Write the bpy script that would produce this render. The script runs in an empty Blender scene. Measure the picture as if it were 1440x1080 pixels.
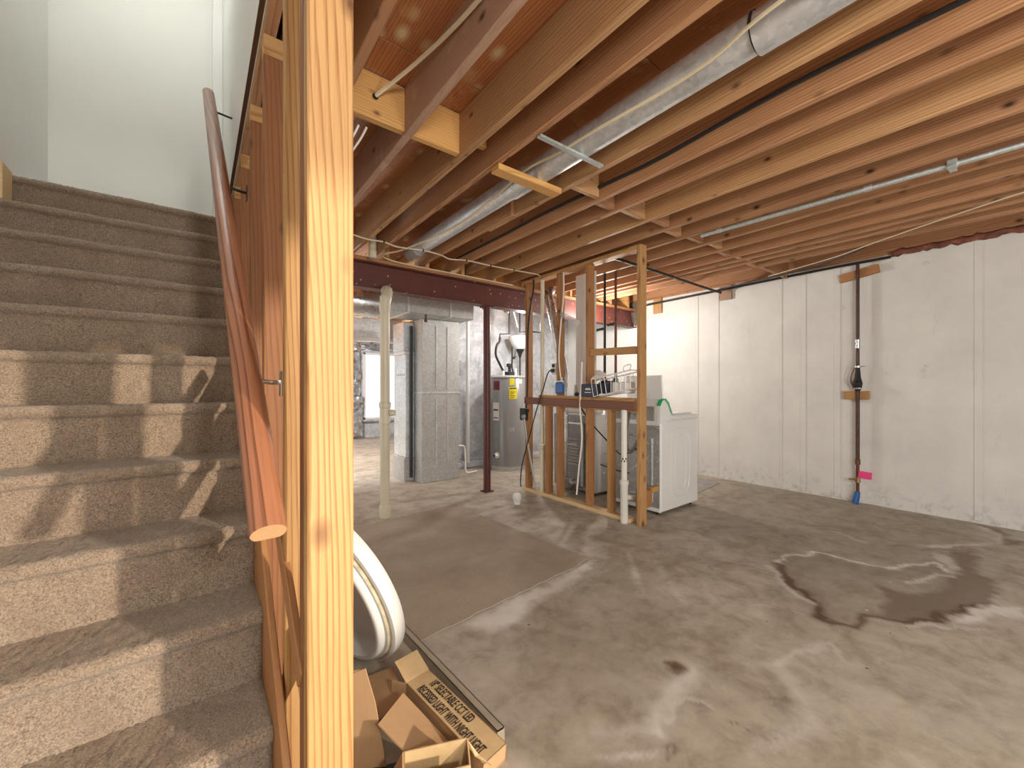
import bpy, bmesh, math, random
import numpy as np
from mathutils import Vector, Matrix
random.seed(7)
rng = np.random.default_rng(7)
S = bpy.context.scene
C = S.collection
PI = math.pi
R = math.radians

# ------------------------------------------------------------------ camera, sky, sun, lights, exposure
cam = bpy.data.cameras.new('camera'); co = bpy.data.objects.new('camera', cam); C.objects.link(co)
co.location = (0, 0, 1.205); co.rotation_euler = (R(90), 0, R(-37.85))
cam.sensor_width = 36; cam.lens = 14.22; cam.shift_y = 4/1440; cam.clip_start = .02
S.camera = co

W_ = bpy.data.worlds.new('world'); S.world = W_; W_.use_nodes = True
bg = W_.node_tree.nodes['Background']
bg.inputs[0].default_value = (1.0, .98, .95, 1); bg.inputs[1].default_value = 1.0

def light(name, kind, loc, energy, color=(1, 1, 1), size=.1, target=None, sizey=None):
    l = bpy.data.lights.new(name, kind); l.energy = energy; l.color = color
    if kind == 'AREA':
        l.size = size
        if sizey: l.shape = 'RECTANGLE'; l.size_y = sizey
    elif kind in ('POINT', 'SPOT'): l.shadow_soft_size = size
    elif kind == 'SUN': l.angle = size
    o = bpy.data.objects.new(name, l); C.objects.link(o); o.location = loc
    if target is not None:
        o.rotation_euler = (Vector(target)-Vector(loc)).to_track_quat('-Z', 'Y').to_euler()
    return o
SUN_DIR = Vector((-.50, 1.0, -.185))
light('sun', 'SUN', (4, -8, 3), 2.5, (1, .88, .70), R(1.5), Vector((4, -8, 3))+SUN_DIR)
light('upstairs_ceiling_light', 'POINT', (-.35, 3.0, 4.6), 16, (1, .99, .96), .12)
light('flash', 'AREA', (.34, -1.9, 1.95), 44, (1, .97, .92), .35, (2.6, 2.6, 2.2))
light('rear_fill', 'POINT', (1.5, -2.2, .75), 95, (1, .98, .94), .25)  # unseen fill lamp added behind the camera to brighten floor and joists
light('laundry_bulb', 'POINT', (4.3, 3.5, 2.12), 45, (1, .95, .88), .04)
light('far_bulb', 'POINT', (.9, 6.6, 2.2), 260, (1, .98, .96), .05)
light('far_bulb_rear', 'POINT', (3.6, 4.35, 2.05), 26, (1, .98, .96), .05)
S.view_settings.view_transform = 'Standard'; S.view_settings.look = 'None'
S.view_settings.gamma = 1; S.view_settings.use_curve_mapping = False
S.view_settings.exposure = 0.5

# ------------------------------------------------------------------ materials
def newmat(name):
    m = bpy.data.materials.new(name); m.use_nodes = True
    nt = m.node_tree; b = nt.nodes['Principled BSDF']
    return m, nt, b
def N(nt, t, **kw):
    n = nt.nodes.new(t)
    for k, v in kw.items():
        if k in n.inputs: n.inputs[k].default_value = v
        else: setattr(n, k, v)
    return n
def L(nt, a, b): nt.links.new(a, b)
def ramp(nt, stops, fac=None):
    n = nt.nodes.new('ShaderNodeValToRGB'); e = n.color_ramp.elements
    while len(e) < len(stops): e.new(.5)
    for i, (p, c) in enumerate(stops):
        e[i].position = p; e[i].color = (c if len(c) == 4 else (*c, 1)) if hasattr(c, '__len__') else (c, c, c, 1)
    if fac is not None: L(nt, fac, n.inputs[0])
    return n
def mix(nt, fac, a, b, mode='MIX'):
    n = nt.nodes.new('ShaderNodeMix'); n.data_type = 'RGBA'; n.blend_type = mode
    for s, v in ((0, fac), (6, a), (7, b)):
        if hasattr(v, 'is_linked'): L(nt, v, n.inputs[s])
        elif v is not None: n.inputs[s].default_value = v if not hasattr(v, '__len__') else ((*v, 1) if len(v) == 3 else v)
    return n.outputs[2]
def math_(nt, op, a, b=None, clamp=False):
    n = nt.nodes.new('ShaderNodeMath'); n.operation = op; n.use_clamp = clamp
    for s, v in ((0, a), (1, b)):
        if v is None: continue
        if hasattr(v, 'is_linked'): L(nt, v, n.inputs[s])
        else: n.inputs[s].default_value = v
    return n.outputs[0]
def coords(nt, kind='Object', scale=(1, 1, 1), rand=0.0):
    tc = N(nt, 'ShaderNodeTexCoord'); mp = N(nt, 'ShaderNodeMapping')
    mp.inputs['Scale'].default_value = scale
    L(nt, tc.outputs[kind], mp.inputs[0])
    if rand:
        oi = N(nt, 'ShaderNodeObjectInfo')
        cb = N(nt, 'ShaderNodeCombineXYZ')
        L(nt, math_(nt, 'MULTIPLY', oi.outputs['Random'], rand), cb.inputs[0])
        L(nt, math_(nt, 'MULTIPLY', math_(nt, 'FRACT', math_(nt, 'MULTIPLY', oi.outputs['Random'], 37.7)), rand*.01), cb.inputs[1])
        L(nt, math_(nt, 'MULTIPLY', math_(nt, 'FRACT', math_(nt, 'MULTIPLY', oi.outputs['Random'], 91.3)), rand*.008), cb.inputs[2])
        L(nt, cb.outputs[0], mp.inputs['Location'])
    return mp.outputs[0]
def noise(nt, vec, scale, detail=4, rough=.55, dist=0):
    n = N(nt, 'ShaderNodeTexNoise'); n.inputs['Scale'].default_value = scale; n.inputs['Detail'].default_value = detail
    n.inputs['Roughness'].default_value = rough; n.inputs['Distortion'].default_value = dist
    L(nt, vec, n.inputs['Vector']); return n.outputs['Fac']
def bump(nt, b, h, strength=.3, dist=.01):
    n = N(nt, 'ShaderNodeBump'); n.inputs['Strength'].default_value = strength; n.inputs['Distance'].default_value = dist
    L(nt, h, n.inputs['Height']); L(nt, n.outputs[0], b.inputs['Normal'])

def wood(name, light_c, dark_c, knot_c, ring=38, contrast=.55, knots=1.0, var=.25, rough=.65, dirt=None):
    """sawn softwood, grain along the board's own X axis"""
    m, nt, b = newmat(name)
    v = coords(nt, 'Object', (1, 1, 1), 7.0)
    sx = N(nt, 'ShaderNodeMapping'); sx.inputs['Scale'].default_value = (.07, 1, 1); sx.inputs['Rotation'].default_value = (0, R(14), R(22)); L(nt, v, sx.inputs[0])
    warp = N(nt, 'ShaderNodeTexNoise'); warp.inputs['Scale'].default_value = 9; warp.inputs['Detail'].default_value = 2
    L(nt, sx.outputs[0], warp.inputs['Vector'])
    add = N(nt, 'ShaderNodeVectorMath', operation='MULTIPLY_ADD'); L(nt, warp.outputs['Color'], add.inputs[0])
    add.inputs[1].default_value = (.02, .07, .07); L(nt, sx.outputs[0], add.inputs[2])
    wv = N(nt, 'ShaderNodeTexWave', wave_type='RINGS', rings_direction='X', wave_profile='SAW')
    wv.inputs['Scale'].default_value = ring; wv.inputs['Distortion'].default_value = 1.2; wv.inputs['Detail'].default_value = 2
    wv.inputs['Detail Scale'].default_value = 1.5
    L(nt, add.outputs[0], wv.inputs['Vector'])
    fs = N(nt, 'ShaderNodeMapping'); fs.inputs['Scale'].default_value = (4, 160, 160); L(nt, v, fs.inputs[0])
    fib = noise(nt, fs.outputs[0], 1.6, 3)
    ringv = ramp(nt, [(0, 0), (.55, .12), (.88, 1), (1, .55)], wv.outputs['Fac']).outputs[0]
    g = math_(nt, 'ADD', math_(nt, 'MULTIPLY', ringv, contrast), math_(nt, 'MULTIPLY', math_(nt, 'SUBTRACT', fib, .5), 1.1), True)
    col = mix(nt, g, light_c, dark_c)
    big = noise(nt, v, 2.2, 3)
    col = mix(nt, ramp(nt, [(.35, 0), (.75, 1)], big).outputs[0], col, mix(nt, .35, col, dark_c))
    # knots
    ks = N(nt, 'ShaderNodeMapping'); ks.inputs['Scale'].default_value = (5.5, 9, 9); L(nt, v, ks.inputs[0])
    vo = N(nt, 'ShaderNodeTexVoronoi'); vo.inputs['Scale'].default_value = 1.0; L(nt, ks.outputs[0], vo.inputs['Vector'])
    kd = math_(nt, 'ADD', vo.outputs['Distance'], math_(nt, 'MULTIPLY', math_(nt, 'SUBTRACT', fib, .5), .05))
    sc_ = N(nt, 'ShaderNodeSeparateColor'); L(nt, vo.outputs['Color'], sc_.inputs[0])
    km = math_(nt, 'MULTIPLY', ramp(nt, [(.05*knots, 1), (.085*knots, .6), (.17*knots, 0)], kd).outputs[0], math_(nt, 'GREATER_THAN', sc_.outputs[0], .2))
    col = mix(nt, km, col, knot_c)
    oi = N(nt, 'ShaderNodeObjectInfo')
    hsv = N(nt, 'ShaderNodeHueSaturation')
    L(nt, math_(nt, 'ADD', math_(nt, 'MULTIPLY', oi.outputs['Random'], var*2), 1-var), hsv.inputs['Value'])
    L(nt, col, hsv.inputs['Color']); col = hsv.outputs[0]
    if dirt:
        dn = noise(nt, v, 7, 6, .7)
        col = mix(nt, ramp(nt, [(.55, 0), (.72, .7)], dn).outputs[0], col, dirt)
    L(nt, col, b.inputs['Base Color']); b.inputs['Roughness'].default_value = rough
    bump(nt, b, math_(nt, 'ADD', g, fib), .25, .0015)
    return m
M = {}
M['stud'] = wood('fir_stud', (.54, .315, .125), (.32, .135, .038), (.11, .04, .016), 24, .85, 1.5, .06)
M['stud_red'] = wood('old_stud', (.46, .23, .09), (.25, .09, .03), (.06, .022, .01), 24, .75, 1.1, .12)
M['stud_shaded'] = wood('shaded_stud', (.30, .125, .045), (.17, .06, .02), (.05, .02, .01), 24, .7, 1.1, .12)  # darker copy of the stud wood, shade on the stair studs put into colour
M['joist'] = wood('floor_joist', (.47, .25, .12), (.24, .095, .042), (.045, .016, .009), 22, .7, 1.15, .1, .6)
M['joist_light'] = wood('newer_joist', (.54, .32, .15), (.31, .14, .055), (.09, .03, .014), 20, .75, 1.0, .08, .6)
M['joist_grey'] = wood('greyed_joist', (.46, .29, .2), (.28, .16, .11), (.07, .03, .02), 30, .5, 1.1, .15, .7, (.55, .45, .38))
M['block'] = wood('blocking', (.62, .36, .12), (.45, .2, .06), (.2, .08, .03), 26, .8, .9, .15)
M['rail'] = wood('stained_handrail', (.34, .14, .07), (.13, .04, .018), (.08, .025, .012), 16, 1.0, .5, .05, .35)
M['railend'] = wood('sawn_end', (.6, .36, .18), (.48, .25, .11), (.3, .14, .06), 90, .6, .1, .02, .8)
M['trimwood'] = wood('pale_trim', (.68, .5, .28), (.52, .34, .17), (.3, .16, .08), 30, .5, .6, .1)
M['ledger'] = wood('painted_ledger', (.25, .11, .065), (.14, .055, .034), (.05, .02, .015), 30, .5, 1, .1)
M['ply'] = wood('subfloor_plywood', (.44, .17, .055), (.26, .085, .03), (.55, .42, .22), 26, 1.0, 1.9, .1, .7, (.5, .3, .14))
M['stringer'] = wood('stringer', (.44, .215, .085), (.3, .12, .045), (.1, .04, .02), 30, .6, .9, .1)

def simple(name, col, rough=.5, metal=0, nscale=0, namt=.15, bmp=0, emit=0, coat=0):
    m, nt, b = newmat(name)
    b.inputs['Roughness'].default_value = rough; b.inputs['Metallic'].default_value = metal
    if coat: b.inputs['Coat Weight'].default_value = coat
    if nscale:
        v = coords(nt); n = noise(nt, v, nscale, 5)
        c2 = tuple(max(0, c*(1-namt*2)) for c in col)
        L(nt, mix(nt, ramp(nt, [(.3, 0), (.7, 1)], n).outputs[0], col, c2), b.inputs['Base Color'])
        if bmp: bump(nt, b, n, bmp, .003)
    else: b.inputs['Base Color'].default_value = (*col, 1)
    if emit:
        b.inputs['Emission Color'].default_value = (*col, 1); b.inputs['Emission Strength'].default_value = emit
    return m
def galv(name, col=(.55, .57, .58), rough=.38, spang=45, metal=.85):
    m, nt, b = newmat(name); v = coords(nt)
    vo = N(nt, 'ShaderNodeTexVoronoi'); vo.inputs['Scale'].default_value = spang; L(nt, v, vo.inputs['Vector'])
    sp = N(nt, 'ShaderNodeSeparateColor'); L(nt, vo.outputs['Color'], sp.inputs[0])
    n = noise(nt, v, 6, 6, .7)
    f = math_(nt, 'ADD', math_(nt, 'MULTIPLY', sp.outputs[0], .35), math_(nt, 'MULTIPLY', n, .8), True)
    c = mix(nt, f, tuple(x*.62 for x in col), tuple(min(1, x*1.25) for x in col))
    L(nt, c, b.inputs['Base Color']); b.inputs['Metallic'].default_value = metal
    L(nt, math_(nt, 'ADD', math_(nt, 'MULTIPLY', n, .3), rough-.12), b.inputs['Roughness'])
    bump(nt, b, n, .08, .002)
    return m
M['galv'] = galv('galvanized_steel', (.68, .71, .73), .42, 45, .7)
M['galv_dull'] = galv('dull_galvanized', (.5, .5, .49), .5, 60, .6)
M['foil'] = galv('crumpled_foil', (.75, .77, .8), .25, 9, .9)
M['white_metal'] = simple('white_enamel', (.8, .8, .78), .25, 0, 2, .03, coat=.3)
M['grey_metal'] = galv('appliance_back', (.36, .36, .35), .5, 50, .5)
M['pvc'] = simple('aged_pvc', (.72, .66, .5), .35, 0, 4, .07)
M['pvc_white'] = simple('white_pvc', (.8, .78, .7), .35, 0, 5, .04)
M['maroon'] = simple('maroon_primer', (.105, .022, .018), .45, 0, 30, .2, .1)
def beam_mat():
    m, nt, b = newmat('beam_primer'); v = coords(nt)
    n = noise(nt, v, 9, 5); c = mix(nt, n, (.15, .035, .022), (.065, .018, .014))
    vo = N(nt, 'ShaderNodeTexVoronoi'); vo.inputs['Scale'].default_value = 16; L(nt, v, vo.inputs['Vector'])
    c = mix(nt, ramp(nt, [(.1, 1), (.16, 0)], vo.outputs['Distance']).outputs[0], c, (.5, .32, .16))
    L(nt, c, b.inputs['Base Color']); b.inputs['Roughness'].default_value = .5
    return m
M['beam'] = beam_mat()
M['copper'] = simple('brown_copper', (.2, .085, .05), .45, .6, 20, .25)
M['iron'] = simple('black_iron_pipe', (.03, .026, .024), .5, .4, 20, .1)
M['brownpipe'] = simple('rusty_pipe', (.11, .055, .04), .5, .3, 25, .25)
M['brass'] = simple('brass_valve', (.55, .4, .2), .3, .9, 30, .2)
M['chrome'] = simple('chrome', (.7, .7, .7), .2, 1)
M['black'] = simple('black_rubber', (.015, .015, .016), .5)
M['blackcord'] = simple('black_cord', (.02, .019, .02), .55)
M['cable'] = simple('beige_cable', (.68, .58, .4), .5)
M['cable_white'] = simple('white_cable', (.8, .78, .72), .5)
M['blue'] = simple('blue_plastic', (.015, .11, .36), .35)
M['navy'] = simple('navy_card', (.022, .028, .06), .5)
M['pink'] = simple('pink_tag', (.85, .06, .24), .55)
M['green'] = simple('green_tape', (.02, .5, .2), .4)
M['yellow'] = simple('yellow_label', (.85, .72, .02), .5)
M['red'] = simple('red_label', (.2, .012, .03), .45)
M['print'] = simple('printed_ink', (.03, .025, .02), .7)
M['paper'] = simple('white_paper', (.8, .78, .75), .6)
M['tankgrey'] = simple('grey_tank', (.3, .3, .3), .3, .3, 3, .04)
M['blind'] = simple('window_blind', (.9, .92, .95), .6, emit=.5)  # slats glow by emission in place of daylight coming through
M['plastic_white'] = simple('white_plastic', (.74, .74, .71), .35, 0, 3, .03)
M['plastic_dirty'] = simple('dirty_plastic', (.62, .55, .38), .55, 0, 25, .2)
M['frame_wire'] = simple('white_coated_wire', (.86, .86, .84), .35)
M['strap'] = galv('zinc_strap', (.6, .66, .66), .4, 70, .7)
M['insul'] = simple('brown_insulation', (.3, .11, .07), .95, 0, 18, .35, .8)
M['insul2'] = simple('grey_brown_insulation', (.16, .13, .1), .95, 0, 18, .35, .8)
m, nt, b = newmat('clear_plastic'); b.inputs['Base Color'].default_value = (.9, .93, .95, 1)
b.inputs['Roughness'].default_value = .15; b.inputs['Transmission Weight'].default_value = .85; M['clear'] = m
m, nt, b = newmat('window_glass'); b.inputs['Roughness'].default_value = .02; b.inputs['Transmission Weight'].default_value = 1; M['glass'] = m

def cardboard():
    m, nt, b = newmat('cardboard'); v = coords(nt)
    s = N(nt, 'ShaderNodeMapping'); s.inputs['Scale'].default_value = (3, 120, 3); L(nt, v, s.inputs[0])
    n = noise(nt, s.outputs[0], 2, 3); n2 = noise(nt, v, 9, 4)
    c = mix(nt, math_(nt, 'MULTIPLY', math_(nt, 'ADD', n, n2), .5), (.53, .335, .175), (.38, .225, .11))
    L(nt, c, b.inputs['Base Color']); b.inputs['Roughness'].default_value = .8
    return m
M['card'] = cardboard()
def cardboard_light():
    m, nt, b = newmat('pale_cardboard'); v = coords(nt)
    n2 = noise(nt, v, 20, 5)
    L(nt, mix(nt, ramp(nt, [(.3, 0), (.7, 1)], n2).outputs[0], (.6, .43, .225), (.5, .34, .17)), b.inputs['Base Color']); b.inputs['Roughness'].default_value = .75
    return m
M['card_light'] = cardboard_light()
M['card_shaded'] = simple('shaded_cardboard', (.42, .36, .27), .85, 0, 12, .1)  # cardboard greyed to carry the shade on the second long carton

def carpet():
    m, nt, b = newmat('brown_carpet'); v = coords(nt)
    n = noise(nt, v, 210, 4, .8); n2 = noise(nt, v, 6, 4, .6, .6); n3 = noise(nt, v, 60, 3, .7)
    c = mix(nt, ramp(nt, [(.36, 0), (.66, 1)], n).outputs[0], (.10, .06, .035), (.53, .41, .30))
    c = mix(nt, ramp(nt, [(.35, 0), (.7, .5)], n2).outputs[0], c, (.17, .105, .065))
    c = mix(nt, ramp(nt, [(.4, 0), (.7, .35)], n3).outputs[0], c, (.45, .32, .22))
    L(nt, c, b.inputs['Base Color']); b.inputs['Roughness'].default_value = .95
    b.inputs['Sheen Weight'].default_value = .25
    bump(nt, b, math_(nt, 'ADD', n, n3), .9, .006)
    return m
M['carpet'] = carpet()

def plaster(name, a, c2, sc=3):
    m, nt, b = newmat(name); v = coords(nt)
    n = noise(nt, v, sc, 5); L(nt, mix(nt, n, a, c2), b.inputs['Base Color']); b.inputs['Roughness'].default_value = .7
    bump(nt, b, noise(nt, v, 120, 2), .05, .002)
    return m
M['drywall'] = plaster('white_drywall', (.8, .8, .76), (.74, .74, .7))
M['drywall_cut'] = simple('gypsum_edge', (.75, .68, .55), .8)
M['paper_edge'] = simple('brown_paper_edge', (.12, .05, .025), .8)

def painted_concrete():
    m, nt, b = newmat('painted_concrete'); v = coords(nt)
    n = noise(nt, v, 2.2, 6, .65); n2 = noise(nt, v, 14, 6, .7)
    c = mix(nt, ramp(nt, [(.3, 0), (.75, 1)], n).outputs[0], (.74, .73, .69), (.62, .61, .58))
    sv = N(nt, 'ShaderNodeMapping'); sv.inputs['Scale'].default_value = (1, 5, .8); L(nt, v, sv.inputs[0])
    n3 = noise(nt, sv.outputs[0], 3, 6, .75)
    c = mix(nt, ramp(nt, [(.62, 0), (.8, .45)], n3).outputs[0], c, (.4, .38, .35))
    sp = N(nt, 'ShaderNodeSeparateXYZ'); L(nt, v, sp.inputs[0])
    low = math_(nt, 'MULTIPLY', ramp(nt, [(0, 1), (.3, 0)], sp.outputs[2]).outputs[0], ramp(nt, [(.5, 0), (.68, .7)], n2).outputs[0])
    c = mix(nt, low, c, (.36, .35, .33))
    L(nt, c, b.inputs['Base Color']); b.inputs['Roughness'].default_value = .75
    bump(nt, b, math_(nt, 'ADD', n2, math_(nt, 'MULTIPLY', n, .5)), .3, .008)
    return m
M['paintcrete'] = painted_concrete()
def raw_concrete():
    m, nt, b = newmat('raw_concrete'); v = coords(nt)
    n = noise(nt, v, 3, 8, .7, .4); n2 = noise(nt, v, 16, 6, .7)
    c = mix(nt, ramp(nt, [(.3, 0), (.7, 1)], n).outputs[0], (.3, .32, .35), (.68, .69, .7))
    c = mix(nt, ramp(nt, [(.5, 0), (.7, .6)], n2).outputs[0], c, (.8, .8, .79))
    L(nt, c, b.inputs['Base Color']); b.inputs['Roughness'].default_value = .85
    bump(nt, b, n2, .4, .01)
    return m
M['rawcrete'] = raw_concrete()

def floor_mat():
    m, nt, b = newmat('stained_concrete_floor'); v = coords(nt)
    n = noise(nt, v, 1.6, 7, .62, .5); n2 = noise(nt, v, 7, 7, .68, .3); n3 = noise(nt, v, 60, 4, .7)
    c = mix(nt, ramp(nt, [(.28, 0), (.72, 1)], n).outputs[0], (.29, .24, .175), (.5, .45, .37))
    c = mix(nt, ramp(nt, [(.45, 0), (.72, .65)], n2).outputs[0], c, (.62, .565, .475))
    c = mix(nt, ramp(nt, [(.28, .7), (.46, 0)], n2).outputs[0], c, (.25, .19, .125))
    c = mix(nt, ramp(nt, [(.62, 0), (.8, .4)], n3).outputs[0], c, (.2, .17, .13))
    a = N(nt, 'ShaderNodeVertexColor', layer_name='stain')
    s = N(nt, 'ShaderNodeSeparateColor'); L(nt, a.outputs[0], s.inputs[0])
    k = math_(nt, 'ADD', math_(nt, 'MULTIPLY', n2, 1.2), .55)
    damp = math_(nt, 'MULTIPLY', s.outputs[2], math_(nt, 'ADD', n, .45), True)
    c = mix(nt, math_(nt, 'MULTIPLY', damp, .75), c, (.155, .125, .085))
    c = mix(nt, math_(nt, 'MULTIPLY', s.outputs[0], k, True), c, (.115, .062, .028))
    c = mix(nt, math_(nt, 'MULTIPLY', s.outputs[1], k, True), c, (.72, .69, .63))
    vo = N(nt, 'ShaderNodeTexVoronoi'); vo.inputs['Scale'].default_value = 5; L(nt, v, vo.inputs['Vector'])
    c = mix(nt, ramp(nt, [(.022, 1), (.04, 0)], vo.outputs['Distance']).outputs[0], c, (.7, .68, .62))
    vo2 = N(nt, 'ShaderNodeTexVoronoi'); vo2.inputs['Scale'].default_value = 6.3; L(nt, v, vo2.inputs['Vector'])
    c = mix(nt, ramp(nt, [(.022, 1), (.045, 0)], vo2.outputs['Distance']).outputs[0], c, (.05, .035, .02))
    L(nt, c, b.inputs['Base Color'])
    L(nt, math_(nt, 'SUBTRACT', .72, math_(nt, 'MULTIPLY', n2, .25)), b.inputs['Roughness'])
    bump(nt, b, math_(nt, 'ADD', n2, math_(nt, 'MULTIPLY', n3, .3)), .22, .008)
    return m
M['floor'] = floor_mat()
def mat_mat():
    m, nt, b = newmat('worn_fibre_mat'); v = coords(nt)
    n = noise(nt, v, 2.4, 6, .65, .3); n2 = noise(nt, v, 130, 3, .7); n3 = noise(nt, v, 14, 6, .7)
    c = mix(nt, ramp(nt, [(.3, 0), (.72, 1)], n).outputs[0], (.36, .295, .225), (.52, .45, .36))
    c = mix(nt, ramp(nt, [(.35, .5), (.7, 0)], n2).outputs[0], c, (.25, .195, .14))
    c = mix(nt, ramp(nt, [(.55, 0), (.75, .4)], n3).outputs[0], c, (.48, .42, .34))
    L(nt, c, b.inputs['Base Color']); b.inputs['Roughness'].default_value = .9
    bump(nt, b, n2, .4, .003)
    return m
M['mat'] = mat_mat()
M['mat_grey'] = simple('grey_mat', (.4, .385, .36), .85, 0, 9, .15, .2)

# ------------------------------------------------------------------ mesh helpers
WM = {}
def link(o, parent=None, mw=None):
    C.objects.link(o)
    mw = mw if mw is not None else Matrix.Identity(4)
    if parent is not None:
        o.parent = parent; o.matrix_parent_inverse = WM[parent.name].inverted()
    o.matrix_basis = mw
    WM[o.name] = mw.copy()
    return o
def tag(o, label=None, cat=None, group=None, kind=None):
    if label: o['label'] = label
    if cat: o['category'] = cat
    if group: o['group'] = group
    if kind: o['kind'] = kind
    return o
def thing(name, label, cat, loc=(0, 0, 0), group=None):
    o = bpy.data.objects.new(name, None); o.empty_display_size = .1
    link(o, None, Matrix.Translation(loc)); return tag(o, label, cat, group)

class MB:
    def __init__(s): s.v = []; s.f = []; s.m = []; s.cur = 0
    def add(s, vs, fs):
        n = len(s.v); s.v += [tuple(x) for x in vs]; s.f += [tuple(i+n for i in f) for f in fs]; s.m += [s.cur]*len(fs); return s
    def box(s, c, size, rot=None, ch=.0):
        c = Vector(c); hx, hy, hz = [x/2 for x in size]
        if ch <= 0:
            vs = [(sx*hx, sy*hy, sz*hz) for sx in (-1, 1) for sy in (-1, 1) for sz in (-1, 1)]
            fs = [(0, 1, 3, 2), (4, 6, 7, 5), (0, 4, 5, 1), (2, 3, 7, 6), (0, 2, 6, 4), (1, 5, 7, 3)]
        else:
            ch = min(ch, hx*.6, hy*.6, hz*.6)
            vs = []; fs = []; idx = {}
            for sx in (-1, 1):
                for sy in (-1, 1):
                    for sz in (-1, 1):
                        for a in range(3):
                            p = [sx*hx, sy*hy, sz*hz]; sg = (sx, sy, sz)
                            for q in range(3):
                                if q != a: p[q] -= sg[q]*ch
                            idx[(sx, sy, sz, a)] = len(vs); vs.append(tuple(p))
            for a in range(3):
                o1, o2 = [q for q in range(3) if q != a]
                for sg in (-1, 1):
                    f = []
                    for s1, s2 in ((-1, -1), (1, -1), (1, 1), (-1, 1)):
                        k = [0, 0, 0]; k[a] = sg; k[o1] = s1; k[o2] = s2; f.append(idx[(*k, a)])
                    fs.append(tuple(f))
            for a in range(3):
                o1, o2 = [q for q in range(3) if q != a]
                for s1 in (-1, 1):
                    for s2 in (-1, 1):
                        k1 = [0, 0, 0]; k2 = [0, 0, 0]; k1[a] = -1; k2[a] = 1
                        for k in (k1, k2): k[o1] = s1; k[o2] = s2
                        fs.append((idx[(*k1, o1)], idx[(*k2, o1)], idx[(*k2, o2)], idx[(*k1, o2)]))
            for sx in (-1, 1):
                for sy in (-1, 1):
                    for sz in (-1, 1): fs.append(tuple(idx[(sx, sy, sz, a)] for a in range(3)))
        if rot is not None: vs = [rot @ Vector(p) for p in vs]
        return s.add([Vector(p)+c for p in vs], fs)
    def bx(s, x0, x1, y0, y1, z0, z1, ch=0):
        return s.box(((x0+x1)/2, (y0+y1)/2, (z0+z1)/2), (x1-x0, y1-y0, z1-z0), None, ch)
    def tube(s, pts, r, n=10, cap=True):
        pts = [Vector(p) for p in pts]; rs = r if hasattr(r, '__len__') else [r]*len(pts)
        base = len(s.v); up = None; vs = []; fs = []
        for i, p in enumerate(pts):
            t = (pts[min(i+1, len(pts)-1)]-pts[max(i-1, 0)]).normalized()
            if up is None: up = t.orthogonal().normalized()
            up = (up-t*up.dot(t)); up = up.normalized() if up.length > 1e-6 else t.orthogonal().normalized()
            w = t.cross(up)
            for k in range(n):
                a = 2*PI*k/n; vs.append(p+(up*math.cos(a)+w*math.sin(a))*rs[i])
        for i in range(len(pts)-1):
            for k in range(n):
                a = i*n+k; b_ = i*n+(k+1) % n; fs.append((a, b_, b_+n, a+n))
        if cap: fs.append(tuple(range(n))[::-1]); fs.append(tuple(range((len(pts)-1)*n, len(pts)*n)))
        return s.add(vs, fs)
    def lathe(s, prof, c=(0, 0, 0), axis=(0, 0, 1), n=28, mats=None):
        q = Vector((0, 0, 1)).rotation_difference(Vector(axis).normalized()); c = Vector(c)
        vs = []; fs = []
        for r, z in prof:
            for k in range(n):
                a = 2*PI*k/n; vs.append(c+q @ Vector((r*math.cos(a), r*math.sin(a), z)))
        keep = s.cur
        for i in range(len(prof)-1):
            fs = []
            for k in range(n):
                a = i*n+k; b_ = i*n+(k+1) % n; fs.append((a, b_, b_+n, a+n))
            if i == 0: n0 = len(s.v); s.v += [tuple(x) for x in vs]
            if mats: s.cur = mats[i]
            s.f += [tuple(j+n0 for j in f) for f in fs]; s.m += [s.cur]*len(fs)
        s.cur = keep
        return s
    def build(s, name, mat, parent=None, smooth=False, mw=None, angle=40):
        me = bpy.data.meshes.new(name)
        vs = s.v
        if mw is not None:
            inv = mw.inverted(); vs = [tuple(inv @ Vector(v)) for v in s.v]
        me.from_pydata(vs, [], s.f); me.update()
        bm = bmesh.new(); bm.from_mesh(me); bmesh.ops.recalc_face_normals(bm, faces=bm.faces); bm.to_mesh(me); bm.free()
        for mm in (mat if isinstance(mat, (list, tuple)) else [mat]): me.materials.append(mm)
        me.polygons.foreach_set('material_index', s.m)
        o = bpy.data.objects.new(name, me)
        if smooth:
            me.polygons.foreach_set('use_smooth', [True]*len(me.polygons))
            me.set_sharp_from_angle(angle=R(angle))
        return link(o, parent, mw)
def curve_pts(pts, n=8):
    """Catmull-Rom through pts"""
    P = [Vector(p) for p in pts]; P = [P[0]*2-P[1]]+P+[P[-1]*2-P[-2]]; out = []
    for i in range(1, len(P)-2):
        for k in range(n):
            t = k/n; a, b_, c, d = P[i-1:i+3]
            out.append(.5*((2*b_)+(-a+c)*t+(2*a-5*b_+4*c-d)*t*t+(-a+3*b_-3*c+d)*t**3))
    out.append(P[-2]); return out
def board(name, p0, p1, w, t, wdir, mat, parent=None, ch=.003):
    """a sawn board from p0 to p1 (centre line), w wide along wdir, t thick; own X runs along the grain"""
    p0 = Vector(p0); p1 = Vector(p1); x = (p1-p0).normalized(); wd = Vector(wdir); wd = (wd-x*wd.dot(x)).normalized(); z = x.cross(wd)
    mw = Matrix((x, wd, z)).transposed().to_4x4(); mw.translation = (p0+p1)/2
    b_ = MB(); b_.box((0, 0, 0), ((p1-p0).length, w, t), None, ch)
    o = b_.build(name, mat, parent); o.matrix_basis = mw; WM[o.name] = mw.copy(); return o

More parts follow.
